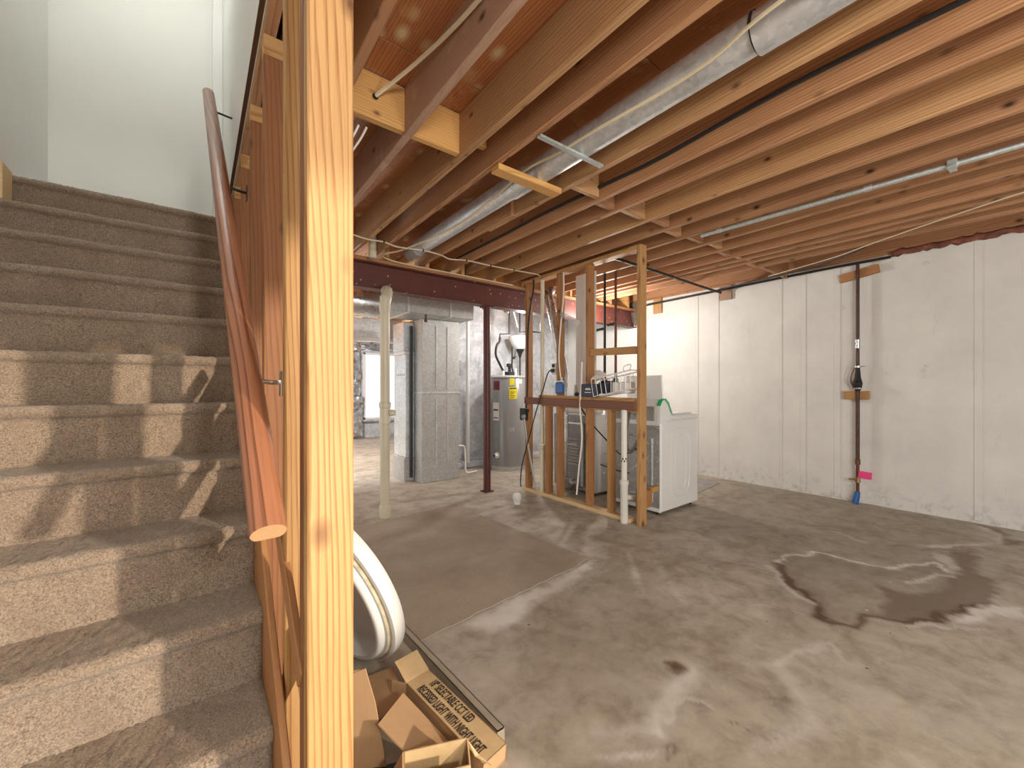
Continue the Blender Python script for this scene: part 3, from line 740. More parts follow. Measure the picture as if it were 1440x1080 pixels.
for a in (arc[2], arc[5]):
    b_ = MB(); b_.lathe([(.171, -.006), (.176, 0), (.171, .006)], a, (-1, .3 if a == arc[2] else 1.2, 0), 24); b_.build('seam_ring', M['galv'], t)
t = thing('supply_duct', 'low rectangular silver duct with white underside crossing the far room', 'duct', (1.9, 6.1, 1.95))
b_ = MB(); b_.bx(.6, 3.0, 5.9, 6.4, 1.92, 2.2, .006); b_.build('duct_body', M['galv'], t)
for xx in (1.55, 2.2):
    b_ = MB(); b_.bx(xx-.05, xx+.05, 5.88, 6.42, 1.9, 2.22, .004); b_.bx(xx-.02, xx+.02, 5.885, 5.9, 2.2, 2.43); b_.build('hanger', M['black'], t)
b_ = MB(); b_.bx(.6, 3.0, 5.86, 5.93, 1.86, 1.92, .006); b_.build('flange', M['white_metal'], t)
# round duct between joists
t = thing('round_duct', 'long round galvanized duct tucked between two ceiling joists', 'duct', (1.57, 1.5, 2.50))
def rd(y0, y1, r): 
    b_ = MB(); b_.tube([(1.625, y0, 2.51), (1.625, y1, 2.50)], r, 28); return b_
for y0, y1, r in ((-2.0, .62, .072), (.62, 2.08, .0705), (2.08, 3.5, .069)):
    rd(y0, y1, r).build('duct_section', M['galv'], t, True)
b_ = MB(); b_.lathe([(.071, -.006), (.0735, -.004), (.0735, .004), (.071, .006)], (1.625, .62, 2.507), (0, 1, 0), 28); b_.build('joint_ring', M['iron'], t)
b_ = MB(); b_.lathe([(.07, 0), (.075, .0), (.074, .05), (.069, .08)], (1.625, 2.02, 2.505), (0, 1, 0), 28); b_.build('reducer', M['galv'], t, True)
b_ = MB(); b_.tube([(1.625, 3.5, 2.50), (1.625, 3.72, 2.49)], [.072, .06], 16); b_.build('end_collar', M['galv_dull'], t, True)
b_ = MB(); b_.box((1.545, 1.475, 2.431), (.46, .03, .012), Matrix.Rotation(R(-1), 3, 'Z'), .002)
o = b_.build('hanger_strap', M['strap'], None); tag(o, 'flat zinc hanger strap bridging two joists under the round duct', 'strap')

# ------------------------------------------------------------------ CABLES AND CONDUIT ON THE CEILING
def cable(name, pts, r, mat, label, cat='cable', n=6, seg=7):
    b_ = MB(); b_.tube(curve_pts(pts, seg), r, n); o = b_.build(name, M[mat], None, True); return tag(o, label, cat)
cable('cable', [(1.45, .0, 2.43), (1.461, .486, 2.43), (1.515, .737, 2.428), (1.523, .948, 2.43), (1.50, 1.27, 2.43), (1.512, 1.55, 2.448), (1.52, 1.82, 2.477), (1.54, 2.2, 2.45), (1.553, 2.725, 2.43), (1.455, 3.417, 2.43), (1.36, 3.64, 2.425), (1.39, 3.74, 2.42), (1.6, 3.775, 2.41), (2.2, 3.78, 2.41), (2.95, 3.78, 2.41)], .0075, 'cable', 'beige cable running along the underside of the round duct')
t = thing('cable', 'beige cable looping under joist bottoms in front of the steel beam', 'cable', (2, 3.36, 2.43))
CP = [(.9, 3.33, 2.432), (1.10, 3.37, 2.425), (1.245, 3.37, 2.432), (1.38, 3.393, 2.424), (1.60, 3.36, 2.432), (1.783, 3.371, 2.428), (1.9, 3.40, 2.42), (2.06, 3.37, 2.432), (2.339, 3.361, 2.43), (2.62, 3.34, 2.43), (2.946, 3.321, 2.432), (3.06, 3.45, 2.43)]
b_ = MB(); b_.tube(curve_pts(CP, 6), .0065, 6); b_.build('wire', M['cable'], t, True)
for p in (CP[2], CP[4], CP[7], CP[8], CP[9]):
    b_ = MB(); b_.box(p, (.012, .02, .02), None, .002); b_.build('staple', M['iron'], t)
cable('cable', [(2.085, .0, 2.53), (2.078, .168, 2.533), (2.072, .577, 2.54), (2.074, .9, 2.53), (2.076, 1.32, 2.507), (2.078, 1.735, 2.515), (2.082, 2.3, 2.525), (2.088, 2.839, 2.52), (2.10, 3.7, 2.52)], .011, 'blackcord', 'black cable stapled along a joist face right of the round duct')
cable('cable', [(.786, .9, 2.55), (.784, 1.185, 2.569), (.772, 1.4, 2.585), (.745, 1.62, 2.60), (.70, 1.79, 2.59), (.655, 1.875, 2.56)], .009, 'cable', 'thick beige cable disappearing into a drilled hole in pale blocking')
b_ = MB(); b_.lathe([(0, 0), (.014, 0), (.014, .003)], (.655, 1.882, 2.56), (0, -1, 0), 12)
o = b_.build('knot_hole', M['black']); o.parent = ceiling; tag(o)
cable('wire', [(.60, 1.95, 2.44), (.585, 2.0, 2.40), (.56, 2.1, 2.36), (.53, 2.2, 2.32), (.50, 2.25, 2.33), (.49, 2.4, 2.45)], .005, 'cable_white', 'thin white wire dangling beside the post, left strand of the pair', 'wire')
cable('wire', [(.64, 1.96, 2.45), (.625, 2.02, 2.41), (.585, 2.12, 2.345), (.54, 2.2, 2.295), (.505, 2.26, 2.30), (.49, 2.42, 2.44)], .005, 'cable_white', 'thin white wire dangling beside the post, right strand of the pair', 'wire')
t = thing('conduit', 'silver metal conduit tube under the ceiling joists towards the right', 'conduit', (3.25, .8, 2.42))
b_ = MB(); b_.tube([(3.30, -1.2, 2.423), (3.27, .2, 2.423), (3.235, 1.0, 2.423), (3.205, 1.64, 2.423)], .0155, 12); b_.build('tube', M['strap'], t, True)
b_ = MB(); b_.bx(3.225, 3.335, .255, .285, 2.405, 2.409, .001); b_.bx(3.235, 3.285, .25, .29, 2.402, 2.445, .004); b_.build('strap', M['strap'], t)
for yy in (.62, 1.5):
    b_ = MB(); b_.lathe([(.0155, -.02), (.0195, -.018), (.0195, .018), (.0155, .02)], (3.253 if yy < 1 else 3.211, yy, 2.425), (-.04, 1, 0), 12); b_.build('coupling', M['galv'], t, True)
cable('gas_pipe', [(3.1, 2.42, 2.42), (3.8, 2.43, 2.42), (4.884, 2.463, 2.42), (5.33, 2.47, 2.42)], .014, 'iron', 'dark steel pipe crossing under the joists to the white wall', 'pipe', 10, 2)
cable('water_line', [(5.33, 3.6, 2.432), (5.345, 2.713, 2.452), (5.35, 1.448, 2.475), (5.35, .85, 2.475)], .014, 'iron', 'dark water line running along the top of the white wall', 'pipe', 10, 4)
cable('cable', [(4.02, -.2, 2.43), (4.1, .1, 2.42), (4.3, .5, 2.415), (4.55, .85, 2.428), (4.75, 1.15, 2.43), (5.0, 1.8, 2.43)], .005, 'cable', 'thin pale cable sagging beneath joists at the upper right')
cable('cable', [(4.62, .9, 2.432), (4.85, 1.2, 2.42), (4.95, 1.45, 2.415), (5.08, 1.9, 2.432), (5.2, 2.4, 2.436)], .009, 'blackcord', 'dark cable drooping below joists near top of white wall')

# ------------------------------------------------------------------ RIGHT WALL: water service pipe
t = thing('water_pipe', 'brown vertical water service pipe with valve on the white wall', 'pipe', (5.385, 1.107, 0))
x, y = 5.378, 1.107
b_ = MB(); b_.tube([(x, y, 1.42), (x, y, 2.475)], .0155, 12); b_.build('upper_pipe', M['brownpipe'], t, True)
b_ = MB(); b_.tube([(x, y, .42), (x, y, 1.16)], .017, 12); b_.build('lower_pipe', M['brownpipe'], t, True)
b_ = MB(); b_.lathe([(.018, 1.60), (.024, 1.605), (.024, 1.63), (.018, 1.635), (.018, 1.66), (.023, 1.665), (.023, 1.69), (.018, 1.695)], (x, y, 0), n=12); b_.build('coupling', M['chrome'], t, True)
b_ = MB(); b_.tube([(x, y, 1.16), (x, y, 1.2), (x-.01, y, 1.24), (x, y, 1.3), (x, y, 1.42)], [.02, .034, .042, .026, .017], 12); b_.lathe([(.0, 0), (.03, 0), (.03, .02), (.018, .04), (0, .05)], (x-.03, y, 1.24), (-1, 0, 0), 12); b_.build('valve_body', M['iron'], t, True)
b_ = MB(); b_.lathe([(.022, 1.40), (.03, 1.403), (.03, 1.42), (.02, 1.425)], (x, y, 0), n=12); b_.bx(x-.006, x+.006, y-.06, y+.03, 1.41, 1.42, .003); b_.build('clamp', M['chrome'], t, True); b_ = MB(); b_.lathe([(.03, 1.18), (.034, 1.185), (.034, 1.205), (.03, 1.21)], (x, y, 0), n=8); b_.build('clamp', M['chrome'], t, True)
b_ = MB(); b_.tube(curve_pts([(x-.01, y+.02, 1.41), (x-.02, y+.045, 1.33), (x-.02, y+.05, 1.26), (x-.01, y+.03, 1.19)], 5), .006, 6); b_.build('ground_wire', M['copper'], t, True)
b_ = MB(); b_.tube([(x, y, .12), (x, y, .42)], .0145, 12); b_.lathe([(.015, .40), (.022, .405), (.022, .455), (.015, .46)], (x, y, 0), n=12); b_.build('bottom_pipe', M['copper'], t, True)
b_ = MB(); b_.lathe([(.016, .215), (.024, .22), (.024, .27), (.016, .275)], (x, y, 0), n=12); b_.bx(x-.03, x-.02, y-.0, y+.07, .24, .256, .003); b_.tube([(x, y, .245), (x-.028, y, .245)], .008, 8); b_.build('stop_valve', M['brass'], t, True)
b_ = MB(); b_.tube([(x, y, .125), (x-.004, y+.008, .07), (x-.012, y+.02, 0.005)], [.021, .027, .03], 12); b_.build('blue_sleeve', M['blue'], t, True)
b_ = MB(); b_.box((x-.02, y-.062, .305), (.003, .105, .072), Matrix.Rotation(R(3), 3, 'X'), .0)
o = b_.build('tag', M['pink']); tag(o, 'bright pink paper tag hanging on the water pipe near the floor', 'tag')
board('mounting_board', (5.413, 1.258, 2.352), (5.413, .945, 2.40), .085, .038, (0, 0, 1), M['stud_red'])
tag(C.objects[-1], 'slanted wooden board behind top of the brown water pipe', 'board')
board('mounting_board', (5.411, 1.225, 1.116), (5.411, 1.018, 1.118), .085, .04, (0, 0, 1), M['stud'])
tag(C.objects[-1], 'short wooden board behind the water pipe below its valve', 'board')
board('wall_block', (5.42, 3.43, 2.30), (5.42, 3.43, 2.52), .135, .038, (0, 1, 0), M['stud'])
tag(C.objects[-1], 'wooden nailing block on white wall nearest the laundry studs', 'block')
board('wall_block', (5.42, 2.445, 2.335), (5.42, 2.445, 2.52), .15, .038, (0, 1, 0), M['joist_grey'])
tag(C.objects[-1], 'greyed wooden nailing block on white wall, right of the other', 'block')

# ------------------------------------------------------------------ LAUNDRY STUD WALL
lw = thing('stud_wall', 'freestanding stud wall with open framing behind the washer and dryer', 'stud wall', (3.05, 2.8, 0))
LX0, LX1 = 3.005, 3.094
def ls(y, z0=.038, z1=2.40, key='stud_red', t=.038, x0=LX0, x1=LX1): return board('stud', ((x0+x1)/2, y, z0), ((x0+x1)/2, y, z1), x1-x0, t, (1, 0, 0), M[key], lw, .003)
ls(2.085, 0, 2.438, 'stud'); ls(2.672, z1=2.402); ls(3.082); ls(3.60, z1=2.40)
ls(2.41, z1=1.005, key='stud'); ls(3.26, z1=1.005)
board('top_plate', (3.05, 3.66, 2.42), (3.05, 2.105, 2.42), .089, .036, (1, 0, 0), M['stud'], lw)
board('bottom_plate', (3.05, 3.66, .019), (3.05, 2.18, .019), .089, .038, (1, 0, 0), M['trimwood'], lw)
board('ledge_top', (3.06, 3.38, 1.097), (3.06, 2.105, 1.085), .12, .036, (1, 0, 0), M['stud'], lw)
board('ledger', (2.99, 3.60, 1.05), (2.99, 2.10, 1.035), .075, .03, (0, 0, 1), M['ledger'], lw)
board('sill_plate', (3.05, 3.33, 1.008), (3.05, 2.105, .998), .089, .03, (1, 0, 0), M['stud'], lw)
board('fire_block', (3.04, 2.652, 1.54), (3.04, 2.105, 1.527), .065, .04, (0, 0, 1), M['stud'], lw)
board('fire_block', (3.04, 2.12, .20), (3.26, 2.14, .20), .16, .04, (0, 0, 1), M['stud_red'], lw)
board('cross_block', (3.26, 2.137, .265), (3.36, 2.137, .265), .05, .04, (0, 0, 1), M['block'], lw)
b_ = MB(); b_.bx(3.28, 3.295, 2.80, 3.08, 1.12, 2.42, .002); o = b_.build('white_board', M['paper']); tag(o, 'tall narrow white board standing upright behind the laundry studs', 'board')
t = thing('drain_pipe', 'thin white vent pipe rising at the far end of laundry studs', 'pipe', (3.04, 3.36, 0))
b_ = MB(); b_.tube([(3.04, 3.36, .04), (3.04, 3.36, 2.40)], .022, 12); b_.build('pipe', M['pvc'], t, True)
b_ = MB(); b_.lathe([(.022, .38), (.03, .385), (.03, .53), (.034, .54), (.034, .56), (.022, .57)], (3.04, 3.36, 0), n=14); b_.tube([(3.04, 3.36, .5), (3.0, 3.33, .54)], .016, 8); b_.lathe([(.022, .03), (.028, .035), (.028, .4)], (3.04, 3.36, 0), n=14); b_.build('fitting', M['pvc'], t, True)
t = thing('standpipe', 'white washer standpipe with printed band between short and end stud', 'pipe', (2.985, 2.245, 0))
x, y = 2.99, 2.225
b_ = MB(); b_.tube([(x, y, .02), (x, y, 1.0)], .026, 14); b_.build('pipe', M['pvc_white'], t, True)
b_ = MB(); b_.lathe([(.032, 0), (.034, .01), (.034, .33), (.04, .34), (.04, .37), (.026, .38)], (x, y, 0), n=16); b_.tube([(x, y, .23), (3.12, 2.2, .2), (3.3, 2.2, .2)], .024, 10); b_.build('trap_tee', M['pvc_white'], t, True)
b_ = MB()
for k in range(12):
    for q in range(2):
        if (k+q) % 2: a0 = 2*PI*k/12; a1 = a0+.42; b_.add([(x+.0268*math.cos(a), y+.0268*math.sin(a), z) for a in (a0, a1) for z in (.54+q*.02, .557+q*.02)], [(0, 1, 3, 2)])
b_.build('printed_band', M['iron'], t)
t = thing('standpipe', 'second greyish pipe standing behind the end stud of laundry wall', 'pipe', (3.15, 2.2, 0))
b_ = MB(); b_.tube([(3.16, 2.185, .2), (3.16, 2.185, .9)], .022, 12); b_.build('pipe', M['pvc'], t, True)
b_ = MB(); b_.tube(curve_pts([(3.16, 2.19, .88), (3.15, 2.2, .96), (3.12, 2.22, .98)], 4), .024, 10); b_.build('hose_hook', M['galv'], t, True)
cable('drain_hose', [(3.13, 2.27, .98), (3.14, 2.31, .8), (3.15, 2.32, .66), (3.15, 2.28, .60), (3.15, 2.23, .66), (3.2, 2.2, .78), (3.37, 2.3, .82)], .014, 'tankgrey', 'grey washer drain hose looping between studs', 'hose', 8)
cable('power_cord', [(3.06, 3.19, 1.40), (3.0, 3.22, 1.36), (2.96, 3.25, 1.2), (2.955, 3.36, .95), (2.955, 3.5, .6), (2.96, 3.62, .3), (2.97, 3.66, .1), (2.97, 3.65, .045)], .007, 'blackcord', 'black power cord hanging from the outlet down past the far stud', 'cord')
cable('power_cord', [(2.985, 2.72, 1.45), (2.985, 2.73, 1.2), (2.98, 2.74, 1.0), (2.985, 2.72, .7), (2.985, 2.76, .4), (2.985, 2.79, .13)], .009, 'cable_white', 'white cord dangling in front of the middle laundry stud', 'cord')
cable('cable', [(3.0, 2.99, 2.39), (2.995, 2.98, 2.2), (2.995, 3.0, 2.0), (2.995, 3.03, 1.8), (2.995, 3.05, 1.5), (2.998, 3.02, 1.25)], .008, 'cable_white', 'white cable stapled down the second laundry stud', 'cable')
cable('cable', [(3.0, 3.46, 2.42), (2.995, 3.46, 2.3), (3.0, 3.52, 2.1), (3.0, 3.56, 1.8), (3.0, 3.57, 1.2), (2.995, 3.6, .9)], .011, 'blackcord', 'dark cable running down the far laundry stud', 'cable')
cable('black_cord', [(3.2, 2.95, 1.0), (3.3, 2.85, .8), (3.38, 2.7, .62), (3.38, 2.55, .52), (3.36, 2.42, .58), (3.3, 2.3, .62)], .008, 'blackcord', 'black cord sagging behind the machines between studs', 'cord')
cable('dryer_hose', [(3.3, 2.75, .4), (3.35, 2.6, .36), (3.37, 2.45, .35)], .006, 'blackcord', 'thin dark tube low behind the machines', 'hose')
t = thing('outlet', 'white wall outlet with black plug on the second laundry stud', 'outlet', (3.03, 3.16, 1.41))
b_ = MB(); b_.bx(3.03, 3.07, 3.13, 3.20, 1.34, 1.46, .004); b_.build('box', M['white_metal'], t)
b_ = MB(); b_.bx(3.0, 3.03, 3.15, 3.19, 1.36, 1.40, .006); b_.bx(3.015, 3.03, 3.15, 3.185, 1.415, 1.45, .005); b_.build('plug', M['black'], t)
t = thing('junction_box', 'black switch box with grey conduit on the far laundry stud', 'electrical box', (2.985, 3.6, .86))
b_ = MB(); b_.bx(2.95, 3.004, 3.555, 3.655, .82, .96, .006); b_.build('box', M['black'], t)
b_ = MB(); b_.lathe([(.026, 0), (.026, .02), (.018, .03), (0, .03)], (2.95, 3.565, .865), (-1, 0, 0), 14); b_.build('connector', M['tankgrey'], t, True)
b_ = MB(); b_.tube(curve_pts([(2.945, 3.565, .85), (2.96, 3.53, .6), (2.98, 3.47, .3), (3.0, 3.42, .04)], 4), .012, 8); b_.build('flexible_conduit', M['tankgrey'], t, True)
# things standing on the ledge
t = thing('electrical_box', 'bright blue plastic box fixed to the second stud above the ledge', 'electrical box', (2.985, 3.0, 1.19))
b_ = MB(); b_.bx(2.945, 3.0, 2.965, 3.065, 1.135, 1.255, .012); b_.build('box', M['blue'], t)
b_ = MB(); b_.bx(2.955, 2.99, 2.975, 3.055, 1.255, 1.27, .004); b_.tube([(2.975, 3.0, 1.27), (2.99, 3.0, 1.30)], .008, 6); b_.build('cable_entry', M['cable_white'], t)
b_ = MB(); b_.lathe([(.0, 0), (.02, 0), (.02, .09), (.014, .10), (.014, .115), (0, .115)], (3.08, 2.89, 1.112), n=12)
o = b_.build('small_bottle', M['plastic_white'], None, True); tag(o, 'small white bottle on ledge between blue box and navy carton', 'bottle')
b_ = MB(); b_.box((3.04, 2.84, 1.13), (.05, .035, .035), Matrix.Rotation(R(20), 3, 'Z'), .008)
o = b_.build('dark_scrap', M['black']); tag(o, 'small dark scrap lying on the ledge beside navy carton', 'scrap')
t = thing('carton', 'small navy carton with white logo standing on the laundry ledge', 'box', (3.02, 2.64, 1.108))
cx, cy, cz = 3.005, 2.635, 1.108
b_ = MB(); b_.bx(cx-.03, cx+.03, cy-.095, cy+.085, cz, cz+.125, .003); b_.build('box', M['navy'], t)
b_ = MB()
for k, (w, h) in enumerate(((.008, .012), (.008, .02), (.01, .015), (.008, .02), (.008, .012))): b_.bx(cx-.0315, cx-.0295, cy+.028-k*.014-.0055, cy+.028-k*.014+.0055, cz+.067, cz+.067+h)
b_.bx(cx-.0315, cx-.0295, cy-.04, cy+.04, cz+.04, cz+.047); b_.build('white_logo', M['paper'], t)
# wire basket, tilted on the ledge
t = thing('wire_basket', 'white wire basket tipped up on the ledge against end stud', 'basket', (3.03, 2.36, 1.11))
b_ = MB(); ang = R(20); yb0, yb1 = 2.585, 2.15
def wb_(u, v, dx): # u along 0..1, v up 0..1 ; basket side panel
    yv = 2.565+(2.15-2.565)*u; base = 1.112+.075*u
    return (2.975+dx, yv+.03*(v if u < .5 else -v*.0), base+(.165+.0*u)*v)
for dx in (0, .19):
    for v, r in ((0, .0045), (1, .006)): b_.tube([wb_(0, v, dx), wb_(.5, v, dx), wb_(1, v, dx)], r, 6)
    for k in range(9):
        u = k/8; b_.tube([wb_(u, 0, dx), wb_(u, 1, dx)], .0032, 5)
for k in range(9):
    u = k/8; b_.tube([wb_(u, 0, 0), wb_(u, 0, .19)], .0032, 5)
for u in (0, 1):
    for v in (0, 1): b_.tube([wb_(u, v, 0), wb_(u, v, .19)], .0045, 6)
b_.build('wire_frame', M['frame_wire'], t, True)
b_ = MB(); b_.tube(curve_pts([wb_(0, 1, .0), (2.975, 2.555, 1.30), (2.975, 2.51, 1.31), wb_(.2, 1, 0)], 4), .005, 6); b_.build('handle', M['frame_wire'], t, True); b_ = MB(); b_.tube(curve_pts([wb_(.84, 1, 0), (2.975, 2.22, 1.38), (2.975, 2.15, 1.40), wb_(1, 1, 0)], 4), .005, 6); b_.build('handle', M['frame_wire'], t, True)
for k, (yy, h) in enumerate(((2.53, .11), (2.51, .12), (2.49, .10), (2.465, .12), (2.44, .1))):
    b_ = MB(); b_.box((3.06, yy, 1.135+.1*(2.565-yy)+h/2), (.12, .014, h), Matrix.Rotation(R(14), 3, 'X'), .002); o = b_.build('booklet', M['navy'] if k % 2 == 0 else M['black']); tag(o, ('leftmost dark narrow case', 'second dark case from the left', 'middle dark narrow case', 'fourth dark case from the left', 'rightmost dark narrow case')[k]+' on edge in the wire basket', 'case', 'dark cases in the wire basket')
b_ = MB(); b_.bx(3.0, 3.14, 2.21, 2.37, 1.145, 1.25, .01); o = b_.build('paper_carton', M['paper']); tag(o, 'pale carton sitting inside the right half of the wire basket', 'box')
b_ = MB(); b_.add([(3.10, 2.68, 1.26), (3.10, 2.56, 1.27), (3.10, 2.52, 1.33), (3.10, 2.60, 1.37), (3.10, 2.66, 1.36)], [(0, 1, 2, 3, 4)]); b_.add([(3.115, 2.68, 1.26), (3.115, 2.56, 1.27), (3.115, 2.52, 1.33), (3.115, 2.60, 1.37), (3.115, 2.66, 1.36)], [(4, 3, 2, 1, 0)])
b_.f += [(i, (i+1) % 5, (i+1) % 5+5, i+5) for i in range(5)]; b_.m += [0]*5
o = b_.build('cloth', M['trimwood']); o.data.materials[0] = M['paper']; tag(o, 'crumpled cream cloth hanging behind the wire basket', 'cloth')
b_ = MB(); b_.box((2.985, 2.885, 1.90), (.004, .31, .05), Matrix.Rotation(R(26), 3, 'X')); o = b_.build('plastic_strip', M['clear']); tag(o, 'clear plastic strip tacked diagonally across two laundry studs', 'strip')

# water supply pipes above the washer
t = thing('supply_pipes', 'pair of thin copper supply pipes dropping behind the fire block', 'pipe', (3.6, 2.86, 1.2))
for yy, m_ in ((2.94, 'iron'), (2.79, 'copper')):
    b_ = MB(); b_.tube([(3.6, yy, 1.30), (3.6, yy, 2.6)], .014, 10); b_.build('pipe', M[m_], t, True)
    b_ = MB(); b_.lathe([(.014, 1.24), (.03, 1.25), (.03, 1.29), (.014, 1.31)], (3.6, yy, 0), n=10); b_.tube([(3.6, yy, 1.26), (3.53, yy, 1.24)], .012, 8); b_.build('valve', M['iron'], t, True)
b_ = MB(); b_.tube([(3.6, 2.94, 1.86), (3.6, 3.1, 1.85)], .014, 8); b_.tube([(3.6, 2.79, 1.9), (3.6, 2.9, 1.89)], .014, 8); b_.build('branch_pipe', M['iron'], t, True)

# ------------------------------------------------------------------ WASHER
t = thing('washer', 'white top-load washer with grey back, standing right of the end stud', 'washing machine', (3.72, 2.46, 0))
wx0, wx1, wy0, wy1 = 3.385, 4.07, 2.115, 2.74
b_ = MB(); b_.bx(wx0+.01, wx1, wy0, wy1, .03, .885, .012); b_.build('cabinet', M['white_metal'], t)
b_ = MB(); b_.bx(wx0, wx0+.011, wy0+.012, wy1-.012, .05, .84, .002); b_.build('back_panel', M['grey_metal'], t)
b_ = MB(); b_.bx(wx0-.002, wx0+.03, wy0, wy1, .03, .075, .008); b_.build('back_foot_rail', M['white_metal'], t)
b_ = MB(); b_.bx(wx0+.015, wx1+.012, wy0-.006, wy1+.006, .885, .925, .012); b_.build('top_deck', M['white_metal'], t)
b_ = MB(); b_.bx(wx0+.22, wx1-.02, wy0+.06, wy1-.06, .925, .945, .008); b_.build('lid', M['white_metal'], t)
# console: slanted wedge with end caps
def wedge(y0, y1, mat, nm, g=0):
    P = [(wx0-.01-g, .86), (wx0-.01-g, 1.02), (wx0+.02, 1.075+g), (wx0+.07, 1.085+g), (wx0+.12, 1.05+g), (wx0+.19+g, .925), (wx0+.19+g, .905), (wx0+.1, .88)]
    b_ = MB(); n = len(P); vs = [(px, yy, pz) for yy in (y0, y1) for px, pz in P]
    b_.add(vs, [tuple(range(n)), tuple(range(n, 2*n))]+[(i, (i+1) % n, (i+1) % n+n, i+n) for i in range(n)]); return b_.build(nm, mat, t)
wedge(wy0+.02, wy1-.02, M['white_metal'], 'console'); wedge(wy0-.005, wy0+.03, M['white_metal'], 'console_cap', .006); wedge(wy1-.03, wy1+.005, M['white_metal'], 'console_cap', .006)
b_ = MB(); b_.bx(wx0-.022, wx0-.012, wy0+.05, wy1-.05, .885, 1.02, .002); b_.build('console_back', M['grey_metal'], t)
b_ = MB(); P = [(wx0-.017, 1.03), (wx0+.02, 1.085), (wx0+.07, 1.095), (wx0+.122, 1.06), (wx0+.185, .95)]
vs = [(px, yy, pz) for px, pz in P for yy in (wy0-.012, wy0+.03)]; b_.add(vs, [(2*i, 2*i+1, 2*i+3, 2*i+2) for i in range(4)])
P2 = [(px-.005, pz-.018) for px, pz in P]; b_.add([(px, wy0-.0125, pz) for px, pz in P]+[(px-.012, wy0-.0125, pz-.012) for px, pz in P], [(i, i+1, i+6, i+5) for i in range(4)])
b_.build('green_tape', M['green'], t)
# raised lid leaning up behind the console
b_ = MB(); b_.box((wx0+.24, wy0+.33, 1.12), (.018, .42, .40), Matrix.Rotation(R(-6), 3, 'Y'), .01); b_.build('raised_lid', M['white_metal'], t)
# pressed side panel oval
def oval(sx, sz, wd, y):
    pts = []
    for k in range(33):
        a = 2*PI*k/32; c_, s_ = math.cos(a), math.sin(a)
        pts.append((3.74+sx*math.copysign(abs(c_)**.6, c_), y, .47+sz*math.copysign(abs(s_)**.6, s_)))
    b_ = MB(); b_.tube(pts, wd, 6, False); return b_
oval(.17, .33, .009, wy0+.004).build('side_pressing', M['white_metal'], t, True)
oval(.10, .26, .007, wy0+.003).build('side_pressing', M['white_metal'], t, True)
b_ = MB(); b_.bx(wx0-.006, wx0+.002, 2.19, 2.6, .2, .72, .004); b_.build('access_panel', M['grey_metal'], t)
for p0, p1 in (((2.2, .72), (2.2, .12)), ((2.22, .55), (2.42, .40)), ((2.22, .66), (2.45, .72)), ((2.22, .2), (2.45, .16))):
    b_ = MB(); b_.tube([(wx0-.006, p0[0], p0[1]), (wx0-.006, p1[0], p1[1])], .011, 6); b_.build('press_rib', M['galv'], t)
for yy in (2.145, 2.77):
    for zz in (.12, .3, .5, .68, .82):
        b_ = MB(); b_.lathe([(.007, 0), (.007, .004), (0, .005)], (wx0, yy, zz), (-1, 0, 0), 8); b_.build('screw', M['chrome'], t)
for xx in (wx0+.06, wx1-.06):
    for yy in (wy0+.06, wy1-.06):
        b_ = MB(); b_.lathe([(.022, 0), (.022, .012), (.012, .014), (.012, .04)], (xx, yy, 0), n=10); b_.build('foot', M['black'], t)
# ------------------------------------------------------------------ DRYER
t = thing('dryer', 'white dryer with dark louvered metal back behind the laundry studs', 'dryer', (3.75, 3.22, 0))
dx0, dx1, dy0, dy1 = 3.42, 4.1, 2.93, 3.58
b_ = MB(); b_.bx(dx0+.01, dx1, dy0, dy1, .03, .90, .012); b_.build('cabinet', M['white_metal'], t)
b_ = MB(); b_.bx(dx0, dx0+.012, dy0+.012, dy1-.012, .04, .88, .002); b_.build('back_panel', M['grey_metal'], t)
b_ = MB(); b_.bx(dx0-.05, dx0+.002, dy0+.14, dy1-.10, .08, .80, .04); b_.build('heater_housing', M['grey_metal'], t)
for k in range(9):
    b_ = MB(); b_.box((dx0-.052, (dy0+dy1)/2+.02, .33+k*.035), (.012, .30, .018), Matrix.Rotation(R(25), 3, 'Y'), .003); b_.build('louver', M['galv_dull'], t)
b_ = MB(); b_.bx(dx0+.02, dx0+.16, dy0, dy1, .9, 1.07, .02); b_.build('console', M['white_metal'], t)
b_ = MB(); b_.tube([(dx0, 3.18, .12), (dx0-.06, 3.18, .12)], .052, 16); b_.build('exhaust_port', M['galv'], t, True)
for xx in (dx0+.06, dx1-.06):
    for yy in (dy0+.06, dy1-.06):
        b_ = MB(); b_.lathe([(.022, 0), (.022, .012), (.012, .014), (.012, .04)], (xx, yy, 0), n=10); b_.build('foot', M['black'], t)
# foil vent hose
b_ = MB(); path = curve_pts([(3.36, 3.18, .12), (3.24, 3.19, .14), (3.2, 3.19, .3), (3.2, 3.18, .7), (3.21, 3.2, 1.1), (3.25, 3.24, 1.4), (3.25, 3.33, 1.72), (3.24, 3.42, 2.1), (3.26, 3.5, 2.3), (3.4, 3.6, 2.38)], 16)
rs = [.05+(.004 if i % 2 else -.002) for i in range(len(path))]
b_.tube(path, rs, 14); o = b_.build('vent_hose', M['foil'], None, True, angle=80); tag(o, 'silver foil dryer hose climbing from the floor to the joists', 'hose')
b_ = MB(); b_.tube([(3.11, 3.2, .60), (3.15, 3.08, .585), (3.25, 3.05, .58)], .012, 8); o = b_.build('pipe_clamp', M['galv'], None, True); tag(o, 'short grey pipe arm gripping the foil hose behind studs', 'pipe')

